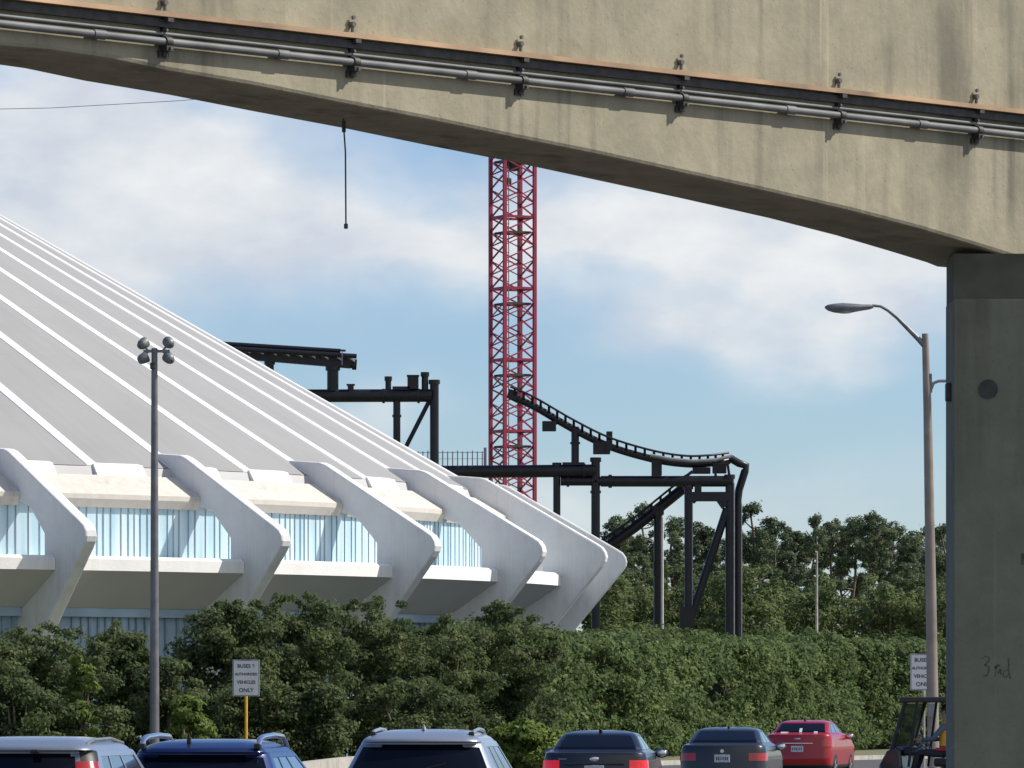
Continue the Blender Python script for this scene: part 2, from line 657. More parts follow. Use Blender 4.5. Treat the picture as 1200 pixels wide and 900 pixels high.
# ------------------------------------------------------------------ ground
def ground_mat():
    m, nt_, b = node_mat('dry_turf')
    tcx = nt_.nodes.new('ShaderNodeTexCoord')
    n = nt_.nodes.new('ShaderNodeTexNoise')
    n.inputs['Scale'].default_value = 1.2
    n.inputs['Detail'].default_value = 8
    r = nt_.nodes.new('ShaderNodeValToRGB')
    r.color_ramp.elements[0].position = .35
    r.color_ramp.elements[1].position = .65
    r.color_ramp.elements[0].color = (.085, .10, .05, 1)
    r.color_ramp.elements[1].color = (.185, .18, .10, 1)
    nt_.links.new(tcx.outputs['Object'], n.inputs['Vector'])
    nt_.links.new(n.outputs['Fac'], r.inputs['Fac'])
    nt_.links.new(r.outputs['Color'], b.inputs['Base Color'])
    b.inputs['Roughness'].default_value = .95
    return m


M['turf'] = ground_mat()
M['asphalt'] = simple('asphalt', (.075, .07, .068), .9, var=.25, scale=1.5, bump=.3)
M['lane_paint'] = simple('lane_paint', (.55, .55, .52), .7, var=.2, scale=5)

g = MB()
g.add([(-6000, -3000, 0), (6000, -3000, 0), (6000, 9000, 0), (-6000, 9000, 0)], [(0, 1, 2, 3)])
tag(g.build('ground', M['turf']), kind='structure')
KERB = [(-42, -30), (-34, 40), (-24, 90), (-14, 122), (-5.5, 146), (0, 168), (5, 185), (12.6, 203), (26, 224), (70, 270)]
rd = MB()
far = [Vector((x, y, .006)) for x, y in KERB]
near = [Vector((75, -30, .006)), Vector((75, 40, .006)), Vector((75, 80, .006)), Vector((75, 100, .006)), Vector((75, 120, .006)), Vector((75, 140, .006)),
        Vector((75, 160, .006)), Vector((75, 180, .006)), Vector((75, 200, .006)), Vector((75.5, 240, .006))]
for i in range(len(far) - 1):
    rd.add([far[i], near[i], near[i + 1], far[i + 1]], [(0, 1, 2, 3)])
tag(rd.build('road', M['asphalt']), kind='structure')
lm = MB()
for k in range(14):
    y0 = 20 + k * 9
    x0 = -2.1 + (k * 9) * .012 + max(0, k - 6) ** 2 * .06
    lm.box((x0, y0, .012), (.12, 3, .004))
tag(lm.build('lane_marking', M['lane_paint']), kind='structure')


def strip(line, off, wdt, z0, z1):
    """a low solid strip along a polyline on the ground"""
    mb = MB()
    pts = [Vector((x, y, 0)) for x, y in line]
    L_, R2 = [], []
    for i, p in enumerate(pts):
        d = (pts[min(i + 1, len(pts) - 1)] - pts[max(i - 1, 0)]).normalized()
        n = Vector((-d.y, d.x, 0))
        L_.append(p + n * off)
        R2.append(p + n * (off + wdt))
    for i in range(len(pts) - 1):
        a, b, c, d = L_[i], L_[i + 1], R2[i + 1], R2[i]
        up = Vector((0, 0, z1))
        dn = Vector((0, 0, z0))
        mb.add([a + dn, b + dn, c + dn, d + dn, a + up, b + up, c + up, d + up],
               [(4, 7, 6, 5), (0, 4, 5, 1), (2, 6, 7, 3), (0, 3, 7, 4), (1, 5, 6, 2)])
    return mb


tag(strip(KERB, 0, .18, -.05, .15).build('kerb', M['kerb']), kind='structure')
tag(strip(KERB, .18, 40, -.05, .10).build('verge', M['turf']), kind='structure')
tag(MB().box((11.2, 136, .06), (4.4, 18, .16), bev=.03).build('traffic_island', M['kerb']), kind='structure')
# low pale wall beside the road
wl = [P(330, 900, 132), P(372, 892, 140), P(415, 887, 147), P(470, 884, 153)]
mb = MB()
for a, b in zip(wl[:-1], wl[1:]):
    za, zb = HC - .0, HC
    A = Vector((a.x, a.y, 0)); B = Vector((b.x, b.y, 0))
    n = Vector((-(B - A).y, (B - A).x, 0)).normalized() * .3
    zt0, zt1 = a.z, b.z
    v = [A, B, B + n, A + n] + [A + Vector((0, 0, zt0)), B + Vector((0, 0, zt1)), B + n + Vector((0, 0, zt1)), A + n + Vector((0, 0, zt0))]
    mb.add(v, [(4, 5, 6, 7), (0, 1, 5, 4), (2, 3, 7, 6), (0, 4, 7, 3), (1, 2, 6, 5)])
tag(mb.build('low_wall', M['kerb']), 'low pale concrete wall beside the road below the big shrubs', 'wall')


# ------------------------------------------------------------------ white conical building
RB = 45.7
CX, CY = -41.5, 218.0
PH0 = R_(38.85)
DEL = R_(10)
bld = thing('conical_hall', 'huge white conical hall with radiating roof ribs and angled buttress fins', 'building', (CX, CY, 0))


def pol(r, z, ph):
    return Vector((r * math.sin(ph), -r * math.cos(ph), z))


def ring_strip(prof, a0, a1, n, closed=False):
    """profile (r, z) swept around the axis between two angles, with end caps"""
    mb = MB()
    m = len(prof)
    vs = []
    for i in range(n + 1):
        a = a0 + (a1 - a0) * i / n
        vs += [pol(r, z, a) for r, z in prof]
    fs = []
    rng = m if closed else m - 1
    for i in range(n):
        for j in range(rng):
            k = (j + 1) % m
            fs.append((i * m + j, i * m + k, (i + 1) * m + k, (i + 1) * m + j))
    mb.add(vs, fs)
    if closed:
        mb.add(vs[:m], [tuple(range(m))])
        mb.add(vs[-m:], [tuple(reversed(range(m)))])
    return mb


SL = .572
RR = RB - 4.9
ZR = 9.42


def roofz(r):
    return ZR + (RR - r) * SL


prof = [(RR, ZR)] + [(r, roofz(r)) for r in (36, 30, 24, 18, 12, 7)] + [(6.5, roofz(7) + 1.5), (.01, roofz(7) + 2.2)]
rf = ring_strip(prof, 0, 2 * math.pi, 144).build('roof', M['roof'], bld)
# mast on top
sp = MB().tube([(0, 0, roofz(7) + 1.8), (0, 0, roofz(7) + 16)], [.9, .1], 12)
sp.build('spire', M['rib'], bld)
# ribs
rib_me = None
KR = range(-5, 20)
for k in range(-6, 30):
    ph = PH0 + k * DEL / 2
    if rib_me is None:
        mb = MB()
        hw0, hw1, hh = .22, .13, .03
        vs = []
        for r in (RR - .02, 30, 20, 10, 7.2):
            t = (RR - r) / RR
            hw = hw0 + (hw1 - hw0) * t
            z = roofz(r)
            for x, dz_ in ((-hw * 1.25, -.05), (-hw, hh), (hw, hh), (hw * 1.25, -.05)):
                vs.append((x, -r, z + dz_))
        fs = []
        for i in range(4):
            for j in range(3):
                fs.append((i * 4 + j, i * 4 + j + 1, (i + 1) * 4 + j + 1, (i + 1) * 4 + j))
        fs += [(0, 3, 2, 1), (16, 17, 18, 19)]
        mb.add(vs, [tuple(reversed(q)) for q in fs])
        o = mb.build('roof_rib', M['rib'], bld)
        rib_me = o
    else:
        o = rib_me.copy()
        C.objects.link(o)
        o.parent = bld
    o.rotation_euler = (0, 0, ph)

# fins: folded concrete blades standing off the glass
fin_poly = [(-6.9, 9.7), (-6.0, 10.02), (-5.7, 9.93), (-4.5, 9.84), (-4.3, 9.78), (-4.15, 9.70), (-.36, 7.5), (-.16, 7.37), (-.04, 7.2), (0, 7.02), (-.04, 6.86),
            (-.16, 6.68), (-1.86, 4.62), (-5.4, .0), (-9.5, 0), (-4.6, 4.9), (-3.3, 5.6), (-2.5, 6.2), (-2.26, 6.3), (-2.26, 7.15), (-3.05, 7.98),
            (-4.0, 8.3), (-5.4, 9.0), (-6.8, 9.5)]
fin0 = None
for k in range(-3, 9):
    if fin0 is None:
        fin0 = MB().prism(fin_poly, lambda a, b, t: Vector((t, -(RB + a), b)), -.22, .22, .06).build('buttress_fin', M['fin'], bld)
        o = fin0
    else:
        o = fin0.copy()
        C.objects.link(o)
        o.parent = bld
    o.rotation_euler = (0, 0, PH0 + k * DEL)

# bays between the fins: eave slab, curb, glazing, sill, soffit, lower glazing
bay = {}
gap = .225 / RB * 1.08
for k in range(-4, 9):
    a = PH0 + k * DEL
    if not bay:
        A0, A1 = gap, DEL - gap
        e = [(RB - 4.65, 9.12), (RB - 3.55, 8.47), (RB - 3.55, 8.32), (RB - 3.68, 8.06), (RB - 4.8, 8.06)]
        bay['eave'] = ring_strip(list(reversed(e)), A0, A1, 6, True).build('eave', M['cream'], bld)
        cb = [(RB - 5.2, 9.0), (RB - 5.2, 9.55), (RB - 4.86, 9.47), (RB - 4.66, 9.12), (RB - 4.66, 9.0)]
        bay['curb'] = ring_strip(cb, A0, R_(2.7), 3, True).build('roof_curb', M['white'], bld)
        bay['curb2'] = ring_strip(cb, R_(5.0), R_(7.9), 3, True).build('roof_curb', M['white'], bld)
        up = [(RB - 5.3, 8.95), (RB - 5.3, 9.3), (RB - 4.915, 9.405), (RB - 4.80, 9.12), (RB - 4.80, 8.95)]
        bay['up'] = ring_strip(up, A0, A1, 6, True).build('upstand', M['soffit'], bld)
        s_ = [(RB - 4.2, 6.0), (RB - 4.2, 6.49), (RB - 1.75, 6.47), (RB - 1.62, 6.38), (RB - 1.62, 6.02)]
        bay['sill'] = ring_strip(s_, A0, A1, 6, True).build('sill', M['white'], bld)
        f_ = [(RB - 5.4, 4.9), (RB - 5.4, 6.0), (RB - 1.66, 6.018), (RB - 3.36, 4.9)]
        bay['soffit'] = ring_strip(f_, A0, A1, 6, True).build('soffit', M['soffit'], bld)
        gz = [(RB - 3.80, 6.4), (RB - 3.80, 8.2), (RB - 3.90, 8.2), (RB - 3.90, 6.4)]
        win = ring_strip(list(reversed(gz)), -.2 * DEL / 10, DEL * 1.02, 10, True).build('window', M['glazing'], bld)
        mb = MB()
        rnd = random.Random(3)
        aa = 0.006
        while aa < DEL:
            mb.bar(pol(RB - 3.79, 6.45, aa), pol(RB - 3.79, 8.1, aa), rnd.choice((.022, .028, .035)), .03, up=pol(1, 0, aa))
            aa += rnd.choice((.22, .25, .25, .30, .42)) / (RB - 4)
        mb.build('mullion_row', M['mullion'], win)
        bay['win'] = win
        h_ = [(RB - 3.9, 4.62), (RB - 3.9, 4.9), (RB - 3.42, 4.9), (RB - 3.42, 4.62)]
        bay['head'] = ring_strip(h_, A0, A1, 6, True).build('lintel', M['low_glazing'], bld)
        lz = [(RB - 3.7, .0), (RB - 3.7, 4.62), (RB - 3.8, 4.62), (RB - 3.8, 0)]
        lw = ring_strip(list(reversed(lz)), A0, A1, 8, True).build('lower_window', M['low_glazing'], bld)
        mb = MB()
        aa = gap + .006
        while aa < DEL - gap:
            mb.bar(pol(RB - 3.67, .0, aa), pol(RB - 3.67, 4.6, aa), .07, .09, up=pol(1, 0, aa))
            aa += rnd.choice((.30, .36, .5)) / (RB - 4)
        mb.build('mullion_row', M['mullion'], lw)
        bay['low'] = lw
        for o in bay.values():
            o.rotation_euler = (0, 0, a)
    else:
        for o in bay.values():
            c = copy_tree(o, bld)
            c.rotation_euler = (0, 0, a)
# closed drum behind the glass
drum = [(RB - 5.6, 0), (RB - 5.6, 9.3)]
ring_strip(drum, 0, 2 * math.pi, 72).build('inner_wall', M['soffit'], bld)

# ------------------------------------------------------------------ concrete beam across the road
HP = 5.0
B0 = Vector((-600 * HP / (HOR - 29), F * HP / (HOR - 29), 0))
B1 = Vector((600 * HP / (HOR - 160), F * HP / (HOR - 160), 0))
BU = (B1 - B0).normalized()
BN = Vector((BU.y, -BU.x, 0))          # towards the road user
ZP = HC + HP


def beam_t(px):
    q = (px - 600) / F
    # B0 + t BU : x = q y
    return (q * B0.y - B0.x) / (BU.x - q * BU.y)


edge_px = [(0, 54), (60, 59), (130, 69), (200, 84), (300, 101), (400, 121), (500, 140), (600, 161), (700, 181), (800, 203), (900, 225), (1000, 248), (1080, 269), (1140, 287), (1185, 301)]
prof_b = []
for px, py in edge_px:
    t = beam_t(px)
    D = (B0 + BU * t).y
    prof_b.append((t, HC + (HOR - py) * D / F))
t_p = prof_b[-1][0] + .15
zb_p = prof_b[-1][1] - .03
tl = prof_b[0][0]
left = [(2 * tl - t, z) for t, z in reversed(prof_b[1:])]
right = [(2 * (t_p + .9) - t, z) for t, z in reversed(prof_b)]
low = [(left[0][0] - 1.2, left[0][1] - .02)] + left + prof_b + [(t_p, zb_p), (t_p + 1.6, zb_p)] + right
ZT = ZP + 1.4
bt = [(t, z) for t, z in low]
poly = bt + [(bt[-1][0], ZT), (bt[0][0], ZT)]
BW = 1.0
root = thing('concrete_beam', 'long haunched concrete beam overhead with conduits bracketed along its face', 'beam', B0)
bm_o = MB().prism(poly, lambda a, b, t: BU * a - BN * t + Vector((0, 0, b)), 0, BW, .035)
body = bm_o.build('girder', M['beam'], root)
ta, tb = -3.0, 15.0


def onface(t, z, d):
    return BU * t + BN * d + Vector((0, 0, z))


brot = Matrix((BU, -BN, Vector((0, 0, 1)))).transposed()
mb = MB().bar(onface(ta, ZP + .205, .055), onface(tb, ZP + .205, .055), .09, .038)
mb.build('cover_rail', M['rail_tan'], root)
mb = MB().bar(onface(ta, ZP + .14, .03), onface(tb, ZP + .14, .03), .045, .06)  # dark bar stands in for the shadow under the cover rail
mb.build('tray_or_shade_bar', M['bracket'], root)
MB().tube([onface(ta, ZP + .062, .03), onface(tb, ZP + .062, .03)], .015, 8).build('conduit_or_lit_edge', M['pipe'], root)
MB().tube([onface(ta, ZP, .055), onface(tb, ZP, .055)], .030, 10).build('conduit_or_lit_edge', M['pipe'], root)
mb = MB()
for px in (110, 325, 545, 730, 920, 1075):
    t = beam_t(px)
    mb.tube([onface(t - .06, ZP, .055), onface(t + .06, ZP, .055)], .037, 10)
mb.build('conduit_coupling', M['pipe'], root)
bk = None
for px in (-40, 190, 410, 607, 795, 980, 1141, 1290):
    t = beam_t(px)
    if bk is None:
        mb = MB()
        mb.box((0, -.02, .06), (.045, .04, .33))
        mb.box((.0, -.05, -.05), (.07, .08, .04))
        mb.box((.0, -.05, .165), (.06, .10, .03))
        mb.tube([(-.03, -.055, 0), (.03, -.055, 0)], .042, 10)
        mb.box((.0, -.012, -.09), (.10, .02, .05))
        bk = mb.build('bracket', M['bracket'], root)
        mb = MB()
        mb.tube([(0, -.03, .24), (0, -.03, .31)], .014, 6)
        mb.tube([(0, -.0, .30), (0, -.05, .30)], .022, 6)
        mb.tube([(0.01, -.02, .355), (.01, -.04, .355)], .016, 6)
        mb.tube([(0, -.088, -.05), (0, -.11, -.05)], .012, 6)
        mb.tube([(0, -.04, .09), (0, -.06, .09)], .012, 6)
        mb.build('bolt', M['stud'], bk)
        o = bk
    else:
        o = copy_tree(bk, root)
    o.matrix_local = Matrix.Translation(BU * t + Vector((0, 0, ZP))) @ brot.to_4x4()

# pier
tp = beam_t(1200)
pc = B0 + BU * tp
PW, PD = 1.3, .9
yf = 52.55
pxl = (1117 - 600) * yf / F
pier = thing('concrete_pier', 'grey concrete pier carrying the beam, with a round cover plate and pen scrawl', 'pier', (pxl + PW / 2, yf + PD / 2, 0), R_(.0))
mb = MB()
zpt = HC + (HOR - 350) * yf / F
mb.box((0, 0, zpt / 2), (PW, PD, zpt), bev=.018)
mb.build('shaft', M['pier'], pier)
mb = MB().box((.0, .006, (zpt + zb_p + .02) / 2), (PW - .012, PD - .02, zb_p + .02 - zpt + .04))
mb.build('bearing_block', simple('dark_bearing_concrete', (.105, .105, .08), .95, var=.25, scale=2.5, bump=.3), pier)  # block has a darker concrete tone than the shaft
d = P(1158, 456, yf)
mb = MB().tube([(d.x - pier.location.x, -PD / 2 + .01, d.z), (d.x - pier.location.x, -PD / 2 - .012, d.z)], .085, 20)
mb.build('cover_plate', M['disc'], pier)
d = P(1166, 783, yf)
ss = yf / F
rs = random.Random(4)
sk_ = MB()
for line in ([(-15, -11), (-11, -14), (-7, -12), (-8, -7), (-12, -4), (-8, -2), (-7, 3), (-9, 8), (-14, 9)],
             [(0, -3), (1, 3), (0, 10)], [(1, 0), (4, -4), (6, -2)], [(3, 6), (6, 1), (7, 8)],
             [(15, 2), (11, 3), (10, 8), (13, 11), (16, 7)], [(15, -12), (16, -2), (17, 6), (18, 12)]):
    for (a, b), (c_, e_) in zip(line[:-1], line[1:]):
        k0 = rs.uniform(-.8, .8)
        sk_.bar((d.x - pier.location.x + (a + k0) * ss, -PD / 2 - .001, d.z - b * ss), (d.x - pier.location.x + c_ * ss, -PD / 2 - .001, d.z - (e_ + rs.uniform(-.6, .6)) * ss), rs.uniform(.007, .018), .004, up=Vector((0, 1, 0)))
sk_.build('scrawl', M['ink'], pier)
d = P(1199, 655, yf)
MB().box((d.x - pier.location.x, -PD / 2 - .002, d.z), (.03, .006, .10)).build('patch', M['ink'], pier)
d = P(1117, 458, yf)
MB().box((-PW / 2 - .02, -.2, d.z), (.06, .12, .16), bev=.01).build('junction_box', M['bracket'], pier)

# cable hanging from the beam
q = beam_t(404)
hp = B0 + BU * (q + .25) - BN * .93
zs = HC + (HOR - 146) * hp.y / F
hx = (404.5 - 600) * hp.y / F
z2 = HC + (HOR - 268) * hp.y / F
mb = MB().tube([(hx - .015, hp.y, zs + .12), (hx - .012, hp.y, zs - .02), (hx + .002, hp.y, (zs + z2) / 2 + .2), (hx + .006, hp.y, z2 + .03)], .0065, 6)
mb.tube([(hx + .006, hp.y, z2 + .04), (hx + .006, hp.y, z2)], .016, 6)
mb.tube([(hx - .012, hp.y, zs + .03), (hx - .010, hp.y, zs - .06)], .016, 6)
tag(mb.build('hanging_cable', M['cable']), 'thin loose cable hanging straight down from the underside of the beam', 'cable')
# faint overhead wire
pts = [P(-260, 128, 150), P(-60, 129, 150), P(60, 126.5, 150), P(210, 118, 150), P(420, 100, 150), P(760, 60, 150)]
tag(MB().tube(pts, .008, 4).build('overhead_wire', M['grey_steel']), 'faint overhead wire crossing the clouds at upper left', 'wire')


# ------------------------------------------------------------------ lattice tower
def lattice():
    D = 467.0
    s = F / D
    cx = 600.7
    base = P(cx, HOR, D)
    t = thing('lattice_tower', 'slim red steel lattice tower rising behind the black track', 'tower', (base.x, D, 0), R_(45 - 19.4 + 90))
    half = 25.8 / math.cos(R_(19.4)) / s / math.sqrt(2)      # half side
    zt = HC + (HOR - 40) / s
    for sx, sy in ((1, 1), (-1, 1), (-1, -1), (1, -1)):
        MB().bar((sx * half, sy * half, 0), (sx * half, sy * half, zt), .26).build('leg', M['red_steel'], t)
    period = 83.5 / s
    z_ref = HC + (HOR - 255) / s
    z = z_ref - period * math.floor(z_ref / period)
    lv = []
    while z < zt:
        lv.append(z)
        z += period
    for (a, b) in (((1, 1), (-1, 1)), ((-1, 1), (-1, -1)), ((-1, -1), (1, -1)), ((1, -1), (1, 1))):
        mb = MB()
        for z in lv:
            A = Vector((a[0] * half, a[1] * half, 0))
            B = Vector((b[0] * half, b[1] * half, 0))
            n = 5
            h = period / n
            for i in range(n):
                za, zb = z + i * h, z + (i + 1) * h
                if i % 2:
                    A_, B_ = B, A
                else:
                    A_, B_ = A, B
                mb.bar(A_ + Vector((0, 0, za)), B_ + Vector((0, 0, zb)), .105)
                if i in (1, 3):
                    mb.bar(B_ + Vector((0, 0, za)), A_ + Vector((0, 0, zb)), .075)
            mb.bar(A + Vector((0, 0, z)), B + Vector((0, 0, z)), .18)
        mb.build('bracing', M['red_steel'], t)
    for z in lv:
        MB().box((0, 0, z - 18 / s), (half * 1.85, half * 1.6, .16)).build('platform', M['bracket'], t)
    mb = MB()
    for sx in (-.22, .22):
        mb.bar((sx, half * .35, 1), (sx, half * .35, zt - 1), .06)
    z = 1
    while z < zt - 1:
        mb.bar((-.22, half * .35, z), (.22, half * .35, z), .05)
        z += .75
    mb.build('ladder', M['grey_steel'], t)
    mb = MB().tube([(half * .3, -half * .5, 1), (half * .3, -half * .5, zt)], .05, 5)
    mb.build('cable', M['cable'], t)
    mb = MB().box(P(611, 190, D) - Vector((base.x, D, 0)), (.8, .8, .8), bev=.15)
    mb.box(P(614, 211, D) - Vector((base.x, D, 0)), (.5, .5, .5), bev=.1)
    mb.box(P(597, 194, D) - Vector((base.x, D, 0)), (.9, .6, .9), bev=.1)
    mb.build('hoist_gear', M['bracket'], t)


lattice()

# ------------------------------------------------------------------ unfinished coaster steel
DC = 300.0
SP = F / DC


def q_(px, py, d=0.0):
    return P(px, py, DC + d)


def loc(o, p):
    return p - o.location


def col_tube(mb, px, y0, y1, wpx, d=0.0, n=14, flange=True):
    r = wpx / SP / 2
    mb.tube([q_(px, y0, d), q_(px, y1, d)], r, n)
    if flange:
        mb.tube([q_(px, y0, d) + Vector((0, 0, .08)), q_(px, y0, d) - Vector((0, 0, .14))], r * 1.28, n)


def gb(mb, px, d=0):
    pass


def shifted(mb, o):
    mb.v = [tuple(Vector(v) - o.location) for v in mb.v]
    return mb


def steel(root, name, fn, mat='black_steel'):
    mb = MB()
    fn(mb)
    return shifted(mb, root).build(name, M[mat], root)


GY = HOR + HC * SP     # ground row at that distance

# -- upper left launch track
t1 = thing('coaster_track', 'straight black track section with cross ties jutting out above the white roof', 'coaster track', q_(330, GY) * 1.0)
steel(t1, 'spine', lambda m: m.bar(q_(150, 404), q_(411, 426), .5, .50))
steel(t1, 'spine_flange', lambda m: (m.tube([q_(400, 426.2), q_(418, 427.4)], .2, 12), m.tube([q_(413, 427), q_(418, 427.4)], .27, 12)))
steel(t1, 'rail', lambda m: m.tube([q_(150, 396, 0.9), q_(399, 411.5, 0.9)], .12, 8))
steel(t1, 'rail', lambda m: m.tube([q_(150, 401.5, -.9), q_(418, 417.5, -.9)], .12, 8))


def ties1(m):
    for i in range(18):
        x = 152 + i * 15.2
        y = 401 + (x - 150) * .0645
        sp_ = 405 + (x - 150) * .083
        m.bar(q_(x, sp_ - 3), q_(x + 2, y - 2, .9), .12)
        m.bar(q_(x, sp_ - 3), q_(x - 2, y + .5, -.9), .12)
        m.bar(q_(x + 6, sp_ - 2), q_(x - 2, y + .5, -.9), .1)


steel(t1, 'tray_or_shade_bar', lambda m: m.bar(q_(150, 400.5, .3), q_(396, 417, .3), .2, .22))
steel(t1, 'cross_tie', ties1, 'track_rail')
steel(t1, 'maintenance_deck', lambda m: m.bar(q_(150, 394.5, 1.5), q_(405, 411, 1.5), .5, .08), 'bracket')
steel(t1, 'wire_post', lambda m: m.bar(q_(401, 411.5, -1), q_(401, 428, -1), .05), 'grey_steel')
steel(t1, 'column', lambda m: col_tube(m, 316, 424, GY, 10))
steel(t1, 'column', lambda m: (col_tube(m, 390, 431, 458, 13.5)))

# -- portal frame under it
t2 = thing('steel_portal', 'black steel portal frame with stub posts beside the roof edge', 'steel frame', q_(460, GY))
steel(t2, 'cross_beam', lambda m: (m.tube([q_(300, 464), q_(506, 463.5)], 7.6 / SP, 16), m.tube([q_(448, 464), q_(451, 464)], 8.6 / SP, 16), m.tube([q_(489, 464), q_(492, 464)], 8.6 / SP, 16)))
steel(t2, 'column', lambda m: col_tube(m, 509, 447, GY, 10.5))
steel(t2, 'column', lambda m: (col_tube(m, 465, 466, GY, 8.6, flange=False), m.tube([q_(465, 486), q_(465, 489)], 5.4 / SP, 12)))
steel(t2, 'brace', lambda m: m.tube([q_(503, 470), q_(474, 527), q_(450, 574)], 2.6 / SP, 10))
steel(t2, 'stub_post', lambda m: (m.box(q_(411, 454.5), (.30, .3, .35)), m.box(q_(411, 451), (.42, .42, .08))))
steel(t2, 'stub_post', lambda m: col_tube(m, 455, 443, 458, 7))
steel(t2, 'stub_post', lambda m: (m.box(q_(484, 448), (13 / SP, .5, 16 / SP)), m.box(q_(470, 455), (20 / SP, .5, 4 / SP)), m.box(q_(484, 440.5), (14.5 / SP, .6, .08))))
steel(t2, 'stub_post', lambda m: col_tube(m, 498, 438, 460, 8))
# -- walkway with railing
t3 = thing('steel_walkway', 'black tubular walkway beam with a thin railing in front of the red tower', 'walkway', q_(600, GY))
steel(t3, 'walkway_beam', lambda m: (m.tube([q_(470, 553.5), q_(698, 551.5)], 7.4 / SP, 16), m.tube([q_(683, 551.6), q_(686, 551.6)], 8.6 / SP, 16), m.box(q_(672, 543.5), (26 / SP, .5, .14))))
steel(t3, 'column', lambda m: col_tube(m, 652.5, 544, GY, 8.6))
steel(t3, 'column', lambda m: (col_tube(m, 698, 538, GY, 10.4), m.tube([q_(698, 575), q_(698, 578)], 6.4 / SP, 14)))


def railing(m):
    for i in range(15):
        x = 484 + i * 5.8
        m.bar(q_(x, 529 - (0 if i % 3 else 1), .3), q_(x, 548, .3), .055)
    m.bar(q_(482, 530.5, .3), q_(568, 530, .3), .03)
    m.bar(q_(482, 538, .3), q_(568, 537.5, .3), .02)
    m.bar(q_(568.5, 524.5, .3), q_(568.5, 548, .3), .14)


steel(t3, 'railing', railing, 'grey_steel')


def track(root, pts, rail_off, tie_step, spine_r, rail_r, depth=.55, lit=None):
    """a spine tube with two rails carried on ties; pts = (x px, y px of spine, y px of rail, depth shift)"""
    def interp(u):
        i = min(int(u), len(pts) - 2)
        f = u - i
        p0, p1, p2, p3 = pts[max(i - 1, 0)], pts[i], pts[i + 1], pts[min(i + 2, len(pts) - 1)]
        o = []
        for k in range(4):
            a, b, c, d_ = p0[k], p1[k], p2[k], p3[k]
            o.append(.5 * (2 * b + (c - a) * f + (2 * a - 5 * b + 4 * c - d_) * f * f + (3 * b - a - 3 * c + d_) * f ** 3))
        return o
    N = 60
    us = [i * (len(pts) - 1) / N for i in range(N + 1)]
    sp_, ra, rb = [], [], []
    for u in us:
        x, ys, yr, dd = interp(u)
        sp_.append(q_(x, ys, dd))
        ra.append(q_(x, yr, dd - depth))
        rb.append(q_(x, yr, dd + depth))
    steel(root, 'spine', lambda m: m.tube(sp_, spine_r, 14))
    steel(root, 'rail', lambda m: m.tube(ra, rail_r, 8), lit or 'black_steel')
    steel(root, 'rail', lambda m: m.tube(rb, rail_r, 8))
    # ties at even spacing
    L_ = [0]
    for a, b in zip(sp_[:-1], sp_[1:]):
        L_.append(L_[-1] + (b - a).length)

    def ties(m):
        dd = .25
        while dd < L_[-1] - .1:
            i = max(k for k in range(len(L_)) if L_[k] <= dd)
            i = min(i, N - 1)
            f = (dd - L_[i]) / max(1e-6, L_[i + 1] - L_[i])
            s_ = sp_[i].lerp(sp_[i + 1], f)
            a = ra[i].lerp(ra[i + 1], f)
            b = rb[i].lerp(rb[i + 1], f)
            m.bar(s_, a, .13, .09)
            m.bar(s_, b, .13, .09)
            m.bar(a, b, .10, .08)
            dd += tie_step
    steel(root, 'cross_tie', ties)


# -- curved track
t4 = thing('coaster_track', 'black track sweeping down from the red tower into a level curve', 'coaster track', q_(720, GY))
track(t4, [(598, 464, 453, 0), (627, 477, 466, 0), (672, 503, 492, 0), (715, 523.5, 513, 0), (765, 538, 528, .0), (802, 543.5, 534, .3), (830, 543, 533.5, .8), (854, 540, 530.5, 1.6)], 0, .48, 4.3 / SP, 1.3 / SP)
steel(t4, 'end_block', lambda m: m.bar(q_(595, 461), q_(606, 464), .42, .46))
steel(t4, 'guard_rail', lambda m: m.tube([q_(762, 533.5, -.9), q_(785, 538, -.9), (q_(812, 540.5, -.9)), q_(838, 539, -.7), q_(858, 534.5, -.5)], 2.0 / SP, 10), 'grey_steel')
steel(t4, 'motor_box', lambda m: (m.box(q_(643.5, 499.5), (.7, .7, .5), bev=.03), m.bar(q_(652, 490), q_(650, 497), .25)))
steel(t4, 'motor_box', lambda m: (m.box(q_(705, 525), (.86, .7, .62), bev=.03), m.box(q_(714, 517), (.3, .9, .95))))
steel(t4, 'stub_column', lambda m: (m.tube([q_(674, 500), q_(674, 543)], 4.6 / SP, 12), m.tube([q_(674, 518), q_(674, 520.5)], 6 / SP, 12)))
steel(t4, 'stub_column', lambda m: (m.box(q_(769, 549), (11 / SP, .5, 20 / SP)), m.box(q_(774.5, 548), (2 / SP, .6, 18 / SP))))
steel(t4, 'strut', lambda m: m.bar(q_(836.5, 541), q_(839, 560), .13))
steel(t4, 'strut', lambda m: m.bar(q_(852, 539), q_(855, 560), .13))
steel(t4, 'drive_gear', lambda m: (m.box(q_(822, 551.5, .4), (.9, .6, .32), bev=.03), m.box(q_(843, 549, .4), (.7, .5, .5), bev=.03), m.bar(q_(800, 560), q_(815, 551), .14)))

